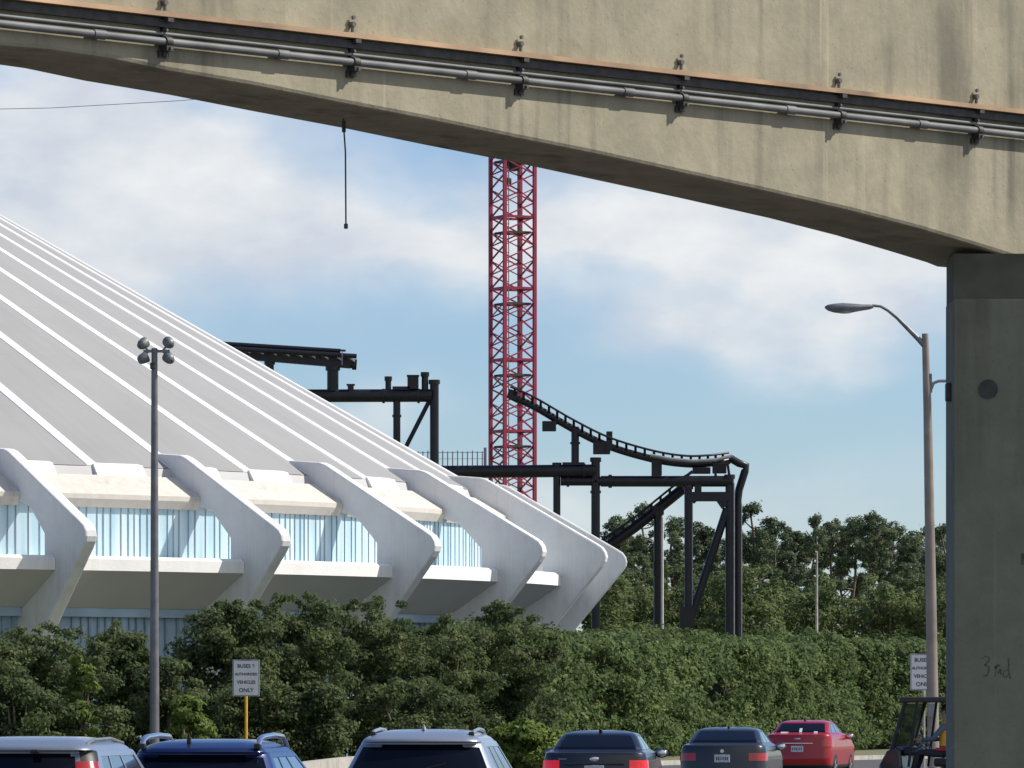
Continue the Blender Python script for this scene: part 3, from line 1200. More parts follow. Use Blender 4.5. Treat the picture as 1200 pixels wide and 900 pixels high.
# -- portal on the right that carries the curve
t5 = thing('steel_portal', 'tall black steel portal of round columns with a slanted brace, under the level curve', 'steel frame', q_(830, GY))
steel(t5, 'cross_beam', lambda m: (m.tube([q_(657, 564), q_(706, 564)], 5.2 / SP, 14), m.tube([q_(664, 564), q_(667, 564)], 6.6 / SP, 14), m.tube([q_(704, 564), q_(858, 564)], 6.4 / SP, 16), m.tube([q_(713, 564), q_(717, 564)], 7.8 / SP, 16)))
steel(t5, 'column', lambda m: col_tube(m, 806.5, 570, GY, 9.2))
steel(t5, 'column', lambda m: col_tube(m, 855, 558, GY, 10))
steel(t5, 'column', lambda m: m.tube([q_(855, 536.5, .9), q_(866, 543, .9), q_(874.5, 546, .9), q_(873, 552, .9), q_(866, 574, .9), q_(864.5, 586, .9), q_(864.5, GY, .9)], 4.6 / SP, 14))
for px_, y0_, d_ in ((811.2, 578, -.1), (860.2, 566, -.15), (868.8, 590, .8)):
    steel(t5, 'conduit_or_lit_edge', lambda m: m.tube([q_(px_, y0_, d_), q_(px_, GY, d_)], .8 / SP, 8), 'grey_steel')  # thin grey tubes draw the sunlit right edges of the columns
steel(t5, 'tie_beam', lambda m: (m.bar(q_(806, 582), q_(855, 582), .45, 11 / SP), m.bar(q_(811, 588), q_(817, 582), .3), m.bar(q_(850, 594), q_(843, 584), .4)))
steel(t5, 'stub_post', lambda m: m.box(q_(818, 572), (8 / SP, .4, 14 / SP)))
steel(t5, 'brace', lambda m: (m.tube([q_(852, 596), q_(818, 700), q_(803, 746), q_(792, 780)], 4.8 / SP, 12), m.box(q_(805, 728), (17 / SP, .5, 34 / SP))))

# -- descending track
t6 = thing('coaster_track', 'black track sloping steeply down behind the fin tips toward the pines', 'coaster track', q_(760, GY, 3))
track(t6, [(811, 564, 552, 3), (780, 589, 577, 3), (745, 617, 605, 3), (712, 640, 628, 3), (680, 659, 648, 3), (640, 677, 666, 3)], 0, .6, 6.2 / SP, 1.3 / SP)
steel(t6, 'column', lambda m: (col_tube(m, 771, 601, GY, 10, 3, 24), m.tube([q_(771, 658, 3), q_(771, 675, 3)], 6.0 / SP, 12)))
steel(t6, 'lit_edge_tube', lambda m: m.tube([q_(776.2, 606, 2.6), q_(776.2, GY, 2.6)], 1.5 / SP, 8), 'lit_edge')  # pale tube stands in for the column's sunlit right edge
steel(t6, 'saddle', lambda m: m.box(q_(771, 598, 3), (14 / SP, .5, 10 / SP)))
steel(t6, 'column', lambda m: col_tube(m, 650, 672, GY, 9, 3))


# ------------------------------------------------------------------ vegetation
def leaf_quads(cen, nrm, size, rng, aspect=.6):
    n = len(cen)
    nrm = nrm / np.maximum(1e-6, np.linalg.norm(nrm, axis=1, keepdims=True))
    rv = rng.normal(size=(n, 3))
    u = np.cross(nrm, rv)
    u /= np.maximum(1e-6, np.linalg.norm(u, axis=1, keepdims=True))
    v = np.cross(nrm, u)
    s = size * rng.uniform(.6, 1.35, size=(n, 1))
    u *= s * .5
    v *= s * .5 * aspect
    vs = np.stack([cen - u, cen - v * 1.0, cen + u, cen + v], axis=1).reshape(-1, 3)
    return vs, np.arange(n * 4).reshape(-1, 4)


def rand_dir(rng, n):
    d = rng.normal(size=(n, 3))
    return d / np.linalg.norm(d, axis=1, keepdims=True)


def clumps(rng, cc, rad, per, leaf, flat=.8, jit=.5, aspect=.6):
    """leaf positions on the shells of many small clumps"""
    cen, nrm = [], []
    rm = float(np.mean(rad))
    for c, r in zip(cc, rad):
        m = int(max(10, per * min(2.2, (r / rm) ** 1.7)))
        d = rand_dir(rng, m)
        rr = r * rng.uniform(.5, 1.12, size=(m, 1)) * (1 + .25 * rng.normal(size=(m, 1)) * (rng.uniform(size=(m, 1)) < .3))
        p = c + d * rr * np.array([1, 1, flat])
        cen.append(p)
        nrm.append(d + rng.normal(size=(m, 3)) * jit + np.array([0, 0, .4]))
    return leaf_quads(np.concatenate(cen), np.concatenate(nrm), leaf, rng, aspect)


def blob_core(mb, c, s, rng, n=12):
    base = len(mb.v)
    mb.ellipsoid(c, s, n)
    for i in range(base, len(mb.v)):
        v = Vector(mb.v[i]) - Vector(c)
        mb.v[i] = tuple(Vector(c) + v * (1 + rng.uniform(-.16, .16)))


def shrub(px, top, hwpx, D, label, seed, mat='leaf_dark', depth=None, z0=.1, leaf=.115, nc=78, per=205, dens=1.0, group='big shrubs along the road', core=.56, name='shrub', cat='shrub'):
    rng = np.random.default_rng(seed)
    s = F / D
    h = HC + (HOR - top) / s - z0
    rx = hwpx / s * (1.22 if hwpx > 44 else 1.0)
    ry = depth or rx * .9
    t = thing(name, label, cat, ((px - 600) / s, D, z0), 0, group)
    # clump centres through the outer part of an egg-shaped crown
    cc, rad = [], []
    k = 0
    nc = int(nc * 1.7)
    while k < nc:
        d = rand_dir(rng, 1)[0]
        rr = rng.uniform(.66, .99) if k % 3 else rng.uniform(.15, .66)
        lump = 1 + .16 * math.sin(d[0] * 7 + seed) * math.cos(d[2] * 5 + seed * 2)
        c = np.array([np.sign(d[0]) * abs(d[0]) ** .8 * rx * rr * lump, d[1] * ry * rr * lump, h * .5 + np.sign(d[2]) * abs(d[2]) ** .8 * h * .5 * rr * lump])
        r = rng.uniform(.2, .52) * min(1., rx / 1.2)
        if c[2] < r * .5:
            c[2] = r * .6
        c[2] = min(c[2], h - r * .75)
        cc.append(c)
        rad.append(r)
        k += 1
    for _ in range(10 if hwpx > 44 else 4):          # loose shoots above the crown
        a, f = rng.uniform(0, 6.28), rng.uniform(0, .7)
        c = np.array([math.cos(a) * rx * f, math.sin(a) * ry * f, h * (1 - .25 * f * f) + rng.uniform(-.15, .12)])
        cc.append(c)
        rad.append(rng.uniform(.12, .26))
    vs, qs = clumps(rng, np.array(cc), np.array(rad), per, leaf, .6)
    mesh_np('foliage', vs, qs, M[mat], t)
    mb = MB()
    for i in range(4):
        a = rng.uniform(0, 6.28)
        mb.tube([(0, 0, -.1), (math.cos(a) * rx * .25, math.sin(a) * ry * .25, h * .35), (math.cos(a) * rx * .5, math.sin(a) * ry * .5, h * .75)], [.09, .06, .02], 6)
    mb.build('stem', M['pale_bark'], t)
    return t


shrub(-28, 742, 62, 150, 'rounded dark shrub cut by the left edge of the picture', 11)
shrub(50, 733, 74, 152, 'broad olive green shrub above the pale estate car on the left', 12)
shrub(140, 730, 44, 160, 'dark dense shrub left of the floodlight pole', 13, nc=80)
shrub(266, 708, 52, 159, 'tall dark shrub behind the sign on the yellow post', 14, nc=85)
shrub(342, 700, 60, 163, 'tall shrub right of the sign, below the second fin tip', 15, nc=85)
shrub(440, 700, 62, 166, 'tall loose shrub with pale building showing through, above the silver car', 16, nc=66, core=.5)
shrub(518, 727, 46, 169, 'lower shrub between two taller ones behind the silver car', 17)
shrub(592, 713, 62, 172, 'rounded very dark shrub where the clipped hedge begins', 18, nc=80)
shrub(92, 775, 24, 147, 'narrow bright green shrub in front of the broad olive one', 19, 'leaf_lime', nc=26, leaf=.13)
shrub(222, 822, 26, 148, 'small yellowish shrub at the foot of the floodlight pole', 20, 'leaf_lime', nc=26, leaf=.13)
shrub(372, 800, 40, 154, 'low dark shrub above the pale wall', 21, nc=40)
shrub(610, 846, 44, 158, 'low bright lime green shrub just right of the silver car', 22, 'leaf_lime', nc=44, leaf=.16)
shrub(478, 800, 60, 160, 'low leafy shrub directly above the silver car roof', 23, nc=50)
shrub(197, 772, 42, 156, 'loose shrub in the gap behind the floodlight pole, pale wall showing above it', 26, nc=40)
shrub(20, 800, 60, 146, 'low shrub just above the roof of the pale estate car', 24, nc=50)
shrub(300, 800, 48, 154, 'low dark shrub right behind the yellow sign post', 25, nc=50)

# clipped hedge on the right
def hedge():
    rng = np.random.default_rng(5)
    line = [(-2.4, 178, 741), (1.2, 188, 738), (5, 201, 744), (9, 215, 749), (13.2, 230, 753), (19, 240, 755), (27, 250, 756)]
    pts = [Vector((x, y, HC + (HOR - t) * y / F)) for x, y, t in line]
    t = thing('hedge', 'long clipped green hedge on the far side of the road, from dark shrub to pier', 'hedge', (10, 203, .1))
    O = np.array([10, 203, .1])
    cc, rad = [], []
    cores = MB()
    bul = [(rng.uniform(-3, 28), rng.uniform(.2, 4.2), rng.uniform(.45, 1.1), rng.uniform(.15, .75)) for _ in range(150)]
    for a, b in zip(pts[:-1], pts[1:]):
        L_ = (b - a).length
        n = int(L_ * 44)
        dirv = (b - a).normalized()
        nv = Vector((-dirv.y, dirv.x, 0))      # away from the road
        for _ in range(n):
            f = rng.uniform(0, 1)
            p = a.lerp(b, f)
            h = p.z - .1
            # front face and top of the hedge
            if rng.uniform() < .72:
                v_ = rng.uniform(0, 1)
                zz = .25 + v_ * (h - .45)
                off = .25 + rng.uniform(-.2, .2)
                for bx, bz, br, ba in bul:
                    q2 = ((p.x - bx) ** 2 + (zz - bz) ** 2) / br ** 2
                    if q2 < 1:
                        off = min(off, .25 - ba * math.sqrt(1 - q2) + rng.uniform(-.12, .12))
                z = .25 + v_ * (h - .45)
                off += .35 * max(0, v_ - .75)
            else:
                off = rng.uniform(0, 2.6)
                z = h - .32 + rng.uniform(-.2, .28) * (1 if rng.uniform() < .8 else 1.6) + .26 * math.sin(p.x * 1.7) * math.sin(p.x * .61 + 1)
            c = p + nv * off
            cc.append(np.array([c.x, c.y, z + .1]) - O)
            rad.append(rng.uniform(.16, .46))
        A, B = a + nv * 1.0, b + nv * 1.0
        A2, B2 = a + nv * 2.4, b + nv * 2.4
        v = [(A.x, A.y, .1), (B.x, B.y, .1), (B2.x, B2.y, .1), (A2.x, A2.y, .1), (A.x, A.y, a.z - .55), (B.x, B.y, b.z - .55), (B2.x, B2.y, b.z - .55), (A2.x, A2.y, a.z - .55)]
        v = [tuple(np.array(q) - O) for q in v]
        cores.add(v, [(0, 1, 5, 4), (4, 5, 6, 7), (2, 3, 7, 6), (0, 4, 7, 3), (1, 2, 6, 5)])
    vs, qs = clumps(rng, np.array(cc), np.array(rad), 58, .165, .7)
    mesh_np('foliage', vs, qs, M['leaf_hedge'], t)
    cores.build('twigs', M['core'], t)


hedge()


def pine_mesh(seed, h=14., top_only=False):
    rng = np.random.default_rng(seed)
    t = bpy.data.objects.new('pine_tree', None)
    C.objects.link(t)
    cc, rad = [], []
    mb = MB()
    lean = rng.uniform(-.3, .3)
    tr = [(lean * (z / h) ** 2, .2 * math.sin(z), z) for z in np.linspace(0, h * .96, 9)]
    mb.tube(tr, list(np.linspace(.2, .05, 9)), 7)
    z = h * (.36 if not top_only else (.70 if top_only is True else top_only))
    while z < h * .97:
        u = (z / h - .36) / .64
        rmax = (1.25 + .55 * math.sin(math.pi * min(1, u + .1))) * (1 if u < .85 else .6)
        nb = rng.integers(1, 5)
        a0 = rng.uniform(0, 6.28)
        for b in range(nb):
            a = a0 + b * 6.28 / nb + rng.uniform(-.6, .6)
            r = rmax * rng.uniform(.25, 1.0)
            tip = np.array([math.cos(a) * r, math.sin(a) * r, z + rng.uniform(-.2, .4)])
            mb.tube([(lean * (z / h) ** 2, 0, z - .3 * r), tuple(tip * np.array([.6, .6, 1]) - np.array([0, 0, .2])), tuple(tip)], [.05, .035, .015], 5)
            R0 = rng.uniform(.42, .78)
            for kk in range(7):
                d = rand_dir(rng, 1)[0] * R0 * .75
                c = tip + d * np.array([1, 1, .6])
                cc.append(c)
                rad.append(R0 * rng.uniform(.3, .55))
        z += rng.uniform(.35, .8)
    for _ in range(4):
        cc.append(np.array([lean + rng.normal() * .25, rng.normal() * .25, h - rng.uniform(.2, .7)]))
        rad.append(rng.uniform(.25, .42))
    mb.build('trunk', M['bark'], t)
    vs, qs = clumps(rng, np.array(cc), np.array(rad), 62, .17, flat=.8, aspect=.5)
    mesh_np('crown', vs, qs, M['leaf_pine'], t)
    return t


def oak_mesh(seed, h=9.):
    rng = np.random.default_rng(seed)
    t = bpy.data.objects.new('broadleaf_tree', None)
    C.objects.link(t)
    mb = MB()
    mb.tube([(0, 0, 0), (.1, 0, h * .4), (0, .1, h * .7)], [.18, .12, .05], 7)
    cc, rad = [], []
    for i in range(75):
        d = rand_dir(rng, 1)[0]
        f = rng.uniform(.5, 1)
        c = np.array([d[0] * 2.0 * f, d[1] * 1.8 * f, h * .54 + d[2] * h * .45 * f])
        c[0] *= 1.1 - .5 * max(0, (c[2] - h * .5) / (h * .5))
        cc.append(c)
        rad.append(rng.uniform(.3, .6))
    for i in range(6):
        c = cc[i * 7]
        mb.tube([(0, 0, h * .35), tuple(c * .6 + np.array([0, 0, h * .15])), tuple(c)], [.07, .05, .02], 5)
    mb.build('trunk', M['pale_bark'], t)
    vs, qs = clumps(rng, np.array(cc), np.array(rad), 120, .19)
    mesh_np('crown', vs, qs, M['leaf_oak'], t)
    return t


pines = [pine_mesh(101), pine_mesh(102), pine_mesh(103, top_only=True), pine_mesh(104)]
bare = pine_mesh(109, 13.5, .84)
oaks = [oak_mesh(201), oak_mesh(202), oak_mesh(203)]
rnd = random.Random(8)
PINES = [  # x px, top row, distance, variant, note
    (722, 604, 345, 0, 'dark pine with its flat top beside the sloping black track'),
    (752, 588, 350, 1, 'tallest pine behind the sloping track, crown against the sky'),
    (790, 603, 356, 3, 'pine showing between the two round steel columns on the right'),
    (826, 612, 350, 0, 'pine inside the open steel portal, right of the slanted brace'),
    (884, 587, 345, 1, 'tall pine just right of the bent steel column'),
    (906, 606, 350, 3, 'pine two places right of the bent steel column'),
    (934, 618, 362, 0, 'pine left of the pale bare trunk'),
    (975, 607, 352, 2, 'open crowned pine close behind the pale bare trunk'),
    (1000, 606, 345, 2, 'dense pine a little right of the pale bare trunk'),
    (1022, 598, 342, 2, 'open crowned pine with bare trunk, midway between pale trunk and street lamp'),
    (1044, 609, 352, 3, 'bushy pine left of the street lamp pole'),
    (1066, 622, 360, 0, 'shorter pine directly left of the street lamp pole'),
    (1106, 612, 350, 1, 'pine squeezed between street lamp pole and pier'),
    (1140, 610, 356, 3, 'pine behind the left part of the pier'),
    (705, 630, 372, 3, 'back row pine seen just above the fin tips'),
    (860, 622, 380, 0, 'back row pine behind the right steel column'),
    (955, 628, 384, 3, 'back row pine in the dip behind the pale trunk'),
    (1085, 615, 384, 1, 'back row pine behind the street lamp pole'),
    (770, 640, 384, 2, 'back row pine in the low gap between the steel columns'),
    (740, 628, 400, 0, 'far pine peeping out behind the sloping track'),
    (808, 634, 402, 1, 'far pine behind the left column of the steel portal'),
    (842, 640, 398, 3, 'far pine low behind the slanted brace'),
    (893, 622, 404, 0, 'far pine low between the two pines right of the bent column'),
    (922, 634, 400, 1, 'far pine in the dip left of the pale bare trunk'),
    (988, 630, 402, 3, 'far pine in the gap right of the pale bare trunk'),
    (1032, 628, 400, 0, 'far pine left of the bushy pine by the lamp pole'),
    (1056, 634, 404, 1, 'far pine in the dip just left of the lamp pole'),
    (1098, 630, 400, 3, 'far pine in the slit between lamp pole and pier'),
]
used = [False] * 4
for px, top, D, v, label in PINES:
    o = pines[v] if not used[v] else copy_tree(pines[v])
    used[v] = True
    s = F / D
    h = HC + (HOR - top) / s
    o.location = ((px - 600) / s, D, 0)
    k = h / 14.0
    o.scale = (k * rnd.uniform(.95, 1.2), k * rnd.uniform(.95, 1.2), k)
    o.rotation_euler = (0, 0, rnd.uniform(0, 6.28))
    tag(o, label, 'pine tree', 'pines at the wood edge')
bare.location = ((957 - 600) / 22.73, 308, 0)
k = (HC + (HOR - 598) / 22.73) / 13.5
bare.scale = (k * .72, k * .72, k)
for ch in bare.children:
    if ch.name.startswith('trunk'):
        ch.data.materials[0] = simple('pale_bare_trunk', (.40, .38, .34), .85, var=.2, scale=4)
tag(bare, 'tall pine with a straight pale bare trunk and small open crown', 'pine tree', 'pines at the wood edge')
OAKS = [(700, 655, 322, 0, 'leafy tree right behind the tip of the rightmost fin'), (730, 658, 328, 1, 'leafy tree hung with vines left of the sunlit steel column'),
        (762, 668, 334, 2, 'low leafy tree behind the sunlit steel column'), (790, 655, 330, 0, 'leafy tree between the sunlit column and the brace'),
        (832, 652, 326, 1, 'leafy tree framed by the slanted brace and right column'), (872, 655, 322, 2, 'tall yellow green leafy tree right of the bent column'),
        (902, 658, 328, 0, 'leafy tree in the middle of the wood edge'), (935, 668, 332, 1, 'low leafy tree left of the foot of the pale bare trunk'),
        (975, 672, 326, 2, 'dark leafy tree right of the foot of the pale bare trunk'), (1012, 668, 330, 0, 'leafy tree below the open crowned pine'),
        (1045, 666, 324, 1, 'leafy tree left of the lamp pole above the hedge'), (1078, 668, 328, 2, 'leafy tree behind the street lamp pole'),
        (1108, 664, 324, 0, 'leafy tree between the lamp pole and the pier')]
used = [False] * 3
for px, top, D, v, label in OAKS:
    o = oaks[v] if not used[v] else copy_tree(oaks[v])
    used[v] = True
    s = F / D
    h = HC + (HOR - top) / s
    o.location = ((px - 600) / s, D, 0)
    k = h / 9.0
    o.scale = (k * 1.15, k * 1.15, k)
    o.rotation_euler = (0, 0, rnd.uniform(0, 6.28))
    tag(o, label, 'tree', 'leafy trees under the pines')

# ------------------------------------------------------------------ poles, lamps and signs
# floodlight pole on the left
D = 147.
s = F / D
b = P(181, HOR + HC * s, D)
fp = thing('floodlight_pole', 'tall slim floodlight pole with four lamp heads in front of the white roof', 'light pole', (b.x, D, .1))


def rel(px, py, D, o, d=0):
    return P(px, py, D + d) - Vector(o.location)


zt = rel(181, 408, D, fp).z
MB().tube([(0, 0, 0), (0, 0, zt)], [.125, .075], 12).build('pole', M['pole_dark'], fp)
MB().tube([(0, 0, 0), (0, 0, .35)], [.2, .16], 12).build('base_cover', M['pole_dark'], fp)
MB().bar(rel(168, 411.5, D, fp), rel(199, 411.5, D, fp), .07, .07).build('crossarm', M['lamp_body'], fp)
MB().box(rel(179, 429, D, fp) - Vector((0, .05, 0)), (.12, .2, .16), bev=.02).build('control_box', M['bracket'], fp)
for (px, py, a, dr) in ((167.5, 403, -35, 0), (168, 420, -65, .1), (198, 402, 25, 0), (198, 420, 35, .1)):
    c = rel(px, py, D, fp)
    rot = Euler((R_(-62), 0, R_(a))).to_matrix()
    m = MB()
    n = 16
    prof_l = [(.02, -.14), (.09, -.13), (.125, -.05), (.138, .06), (.14, .10)]
    vs, fs = [], []
    for r, z in prof_l:
        for k in range(n):
            t = 2 * math.pi * k / n
            vs.append(c + rot @ Vector((r * math.cos(t), r * math.sin(t), z)))
    for i in range(len(prof_l) - 1):
        for k in range(n):
            k2 = (k + 1) % n
            fs.append((i * n + k, i * n + k2, (i + 1) * n + k2, (i + 1) * n + k))
    m.add(vs, fs, True)
    m.bar(c, Vector((c.x * .55, 0, rel(181, 411.5, D, fp).z)), .05)
    h = m.build('lamp_head', M['lamp_body'], fp)
    m = MB().tube([c + rot @ Vector((0, 0, .075)), c + rot @ Vector((0, 0, .097))], .13, 16)
    m.build('lens', M['lens'], h)


def sign(px, py, D, label, post, yaw, group=None):
    s = F / D
    b = P(px, HOR + HC * s, D)
    t = thing('road_sign', label, 'sign', (b.x, D, .1), yaw)
    c = HC + (HOR - py) / s - .1
    W_, H_ = 31.5 / s, 42.5 / s
    MB().tube([(0, .05, 0), (0, .05, c + H_ * .42)], .036, 10).build('post', M[post], t)
    pl = MB().box((0, 0, c), (W_, .012, H_), bev=.004).build('sign_panel', M['sign'], t)
    m = MB()
    e = .018
    for sx in (-1, 1):
        m.box((sx * (W_ / 2 - e), -.0075, c), (.012, .004, H_ - 2 * e + .012))
        m.box((0, -.0075, c + sx * (H_ / 2 - e)), (W_ - 2 * e - .012, .004, .012))
    m.build('border', M['sign_ink'], pl)
    MB().box((0, .01, c + H_ / 2 + .02), (W_ * .42, .03, .05)).build('top_clip', M['bracket'], t)
    for i, (tx, sz) in enumerate((('BUSES &', .122), ('AUTHORIZED', .088), ('VEHICLES', .108), ('ONLY', .135))):
        text_mesh('lettering', tx, sz, M['sign_ink'], pl, (0, -.0085, c + H_ * (.325 - .222 * i)), (R_(90), 0, 0), .0015, bold=.003)
    return t


sign(288.5, 794.5, 147.5, 'white sign with black lettering on a yellow post beside the shrubs', 'yellow', R_(3))
sign(1082.5, 787.5, 140., 'white lettered sign half hidden behind the street lamp pole', 'pole', R_(-4))

# street lamp on the right
D = 133.
s = F / D
b = P(1091.5, HOR + HC * s, D)
lp = thing('street_lamp', 'tall grey street lamp with one curved arm reaching left and an oval head', 'street lamp', (b.x, D, .14))


def l_(px, py, d=0):
    return rel(px, py, D, lp, d)


MB().tube([l_(1094.5, HOR + HC * s - 6), l_(1091, 700), l_(1087, 480), l_(1084, 391)], [.135, .12, .095, .072], 14).build('pole', M['pole_rose'], lp)
MB().box((0.05, 0, .1), (.42, .42, .22), bev=.03).build('base', M['kerb'], lp)
arm = MB().tube([l_(1083, 405), l_(1076, 397), l_(1064, 385), l_(1051, 372), l_(1041, 364), l_(1032, 359), l_(1022, 358)], [.06, .06, .052, .042, .036, .032, .03], 10)
arm.build('arm', M['lamp_body'], lp)
c = l_(995, 360)
m = MB()
n = 18
prof_h = [(28.5, .035, .035, -1.0), (24, .06, .06, -.6), (15, .11, .075, 0), (4, .15, .105, .4), (-8, .16, .125, .6), (-18, .14, .105, .5), (-25, .09, .07, .2), (-28.5, .02, .02, 0)]
vs, fs = [], []
for dx_, hwid, hh_, dz_ in prof_h:
    for k in range(n):
        a = 2 * math.pi * k / n
        zz = math.sin(a)
        vs.append(c + Vector((dx_ / s, math.cos(a) * hwid, zz * hh_ * (.85 if zz > 0 else 1.05) - dz_ / s)))
for i in range(len(prof_h) - 1):
    for k in range(n):
        k2 = (k + 1) % n
        fs.append((i * n + k, (i + 1) * n + k, (i + 1) * n + k2, i * n + k2))
m.add(vs, fs, True)
hd = m.build('lamp_head', M['lamp_body'], lp)
MB().ellipsoid(c + Vector((-.11, 0, -.085)), (.23, .12, .06), 14).build('lens', M['lens'], hd)
MB().bar(l_(1090, 438), l_(1090.5, 460), .12, .07).build('clamp', M['lamp_body'], lp)
MB().tube([l_(1091, 456), l_(1094, 449), l_(1100, 446.5), l_(1140, 446)], .035, 8).build('side_arm', M['grey_steel'], lp)
MB().box(l_(1091.5, 832) - Vector((0, .17, 0)), (.2, .14, .32), bev=.02).build('control_box', M['lamp_body'], lp)

# ------------------------------------------------------------------ cars
def ring(yr, yf_, hw, rc, bow, nR=28, nC=6, nS=36):
    pts = []
    rc = min(rc, hw * .8)
    b = bow * ((hw - rc) / max(hw, .01)) ** 2
    for i in range(nR):
        x = -(hw - rc) + 2 * (hw - rc) * i / nR
        pts.append((x, yr + bow * (x / max(hw, .01)) ** 2, 'R', i / nR))
    for i in range(nC):
        a = -math.pi / 2 + math.pi / 2 * i / nC
        pts.append((hw - rc + rc * math.cos(a), yr + b + rc + rc * math.sin(a), 'RC', i / nC))
    ys, ye = yr + b + rc, yf_ - b - rc
    for i in range(nS):
        pts.append((hw, ys + (ye - ys) * i / nS, 'S', i / nS))
    for i in range(nC):
        a = math.pi / 2 * i / nC
        pts.append((hw - rc + rc * math.cos(a), ye + rc * math.sin(a), 'FC', i / nC))
    for i in range(nR):
        x = (hw - rc) - 2 * (hw - rc) * i / nR
        pts.append((x, yf_ - bow * (x / max(hw, .01)) ** 2, 'F', i / nR))
    for i in range(nC):
        a = math.pi / 2 + math.pi / 2 * i / nC
        pts.append((-(hw - rc) + rc * math.cos(a), ye + rc * math.sin(a), 'FCL', i / nC))
    for i in range(nS):
        pts.append((-hw, ye + (ys - ye) * i / nS, 'SL', i / nS))
    for i in range(nC):
        a = math.pi + math.pi / 2 * i / nC
        pts.append((-(hw - rc) + rc * math.cos(a), ys + rc * math.sin(a), 'RCL', i / nC))
    return pts


def car_surface(rows, sub=7):
    """rows: (z, y rear, y front, half width, corner radius, bow); smooth interpolation between rows"""
    out_ = []
    n = len(rows)
    for i in range(n - 1):
        for k in range(sub):
            f = k / sub
            p0, p1, p2, p3 = rows[max(i - 1, 0)], rows[i], rows[i + 1], rows[min(i + 2, n - 1)]
            r = []
            for j in range(6):
                a, b, c, d_ = p0[j], p1[j], p2[j], p3[j]
                m1, m2 = (c - a) * .35, (d_ - b) * .35
                h00 = 2 * f ** 3 - 3 * f ** 2 + 1
                h10 = f ** 3 - 2 * f ** 2 + f
                h01 = -2 * f ** 3 + 3 * f ** 2
                h11 = f ** 3 - f ** 2
                r.append(h00 * b + h10 * m1 + h01 * c + h11 * m2)
            out_.append((i + f, r))
    out_.append((n - 1, list(rows[-1])))
    return out_


def build_car(name, label, px, D, yaw, rows, pmat, cls, extras, wheels, cat='car', glass='glass_dark'):
    """cls(region, f, t, x, y, z) -> part name for a patch of the skin"""
    X = (px - 600) * D / F
    root = thing(name, label, cat, (X, D, .006), -yaw)
    surf = car_surface(rows)
    rings = [(t, ring(r[1], r[2], r[3], r[4], r[5]), r[0]) for t, r in surf]
    n = len(rings[0][1])
    vs = [(p[0], p[1], z) for t, rg, z in rings for p in rg]
    parts = {}
    for i in range(len(rings) - 1):
        for k in range(n):
            k2 = (k + 1) % n
            q = (i * n + k, i * n + k2, (i + 1) * n + k2, (i + 1) * n + k)
            c = [sum(vs[j][a] for j in q) / 4 for a in range(3)]
            reg, f = rings[i][1][k][2], rings[i][1][k][3]
            t = (rings[i][0] + rings[i + 1][0]) / 2
            parts.setdefault(cls(reg, f, t, *c), []).append(q)
    # caps
    top = (len(rings) - 1) * n
    parts.setdefault('body', []).append(tuple(top + k for k in range(n)))
    parts['body'].append(tuple(reversed(range(n))))
    mats = {'body': pmat, 'rear_window': M[glass], 'windscreen': M['glass_side'], 'side_window': M['glass_side'], 'tail_light': M['lamp_red'],
            'brake_light': M['lamp_lit'], 'bumper': M['plastic'], 'trim': M['chrome'], 'roof_panel': pmat, 'spoiler': pmat, 'headlight': M['lamp_clear'], 'tail_lens': M['lamp_clear'], 'black_trim': M['plastic']}
    body_o = None
    for pn in sorted(parts, key=lambda a: a != 'body'):
        fs = parts[pn]
        base = pn.split('|')[0]
        used_ = sorted({j for q in fs for j in q})
        mp = {j: i for i, j in enumerate(used_)}
        m = MB()
        off = .012 if base in ('tail_light', 'brake_light', 'headlight', 'trim', 'tail_lens') else (-.006 if 'window' in base else 0)
        pv = []
        for j in used_:
            v = Vector(vs[j])
            if off:
                k = j % n
                rg = rings[j // n][1]
                a, b = rg[(k - 1) % n], rg[(k + 1) % n]
                nn = Vector((b[1] - a[1], -(b[0] - a[0]), 0))
                if nn.length > 1e-6:
                    v += nn.normalized() * off
            pv.append(v)
        m.add(pv, [tuple(mp[j] for j in q) for q in fs], True)
        o = m.build(base, mats[base], root)
        if base == 'body':
            body_o = o
    # wheels
    wb0, wb1, wx, wr = wheels
    for sx in (-1, 1):
        for wy in (wb0, wb1):
            m = MB()
            prof_w = [(.0, .0), (wr * .62, .0), (wr * .66, -.01), (wr * .93, -.015), (wr, .03), (wr, .17), (wr * .93, .215), (.0, .215)]
            nn = 24
            v2, f2 = [], []
            for r, a_ in prof_w:
                for k in range(nn):
                    th = 2 * math.pi * k / nn
                    v2.append((sx * (wx - a_), wy + r * math.cos(th), wr + r * math.sin(th)))
            for i in range(1, len(prof_w) - 1):
                for k in range(nn):
                    k2 = (k + 1) % nn
                    q = (i * nn + k, i * nn + k2, (i + 1) * nn + k2, (i + 1) * nn + k)
                    f2.append(q if sx < 0 else tuple(reversed(q)))
            m.add(v2, f2, True)
            wh = m.build('wheel', M['tyre'], root)
            m = MB()
            for k in range(5):
                th = 2 * math.pi * k / 5
                m.bar((sx * (wx - .02), wy, wr), (sx * (wx - .02), wy + wr * .62 * math.cos(th), wr + wr * .62 * math.sin(th)), .05, .07, up=Vector((1, 0, 0)))
            m.tube([(sx * (wx - .05), wy, wr), (sx * (wx - .0), wy, wr)], .06, 12)
            m.build('rim', M['alloy'], wh)
    extras(root, surf)
    return root


def rear_y(surf, z, x=0.0):
    for (t0, a), (t1, b) in zip(surf[:-1], surf[1:]):
        if a[0] <= z <= b[0]:
            f = (z - a[0]) / max(1e-6, b[0] - a[0])
            yr = a[1] + (b[1] - a[1]) * f
            hw = a[3] + (b[3] - a[3]) * f
            bow = a[5] + (b[5] - a[5]) * f
            return yr + bow * (x / max(hw, .05)) ** 2
    return 0


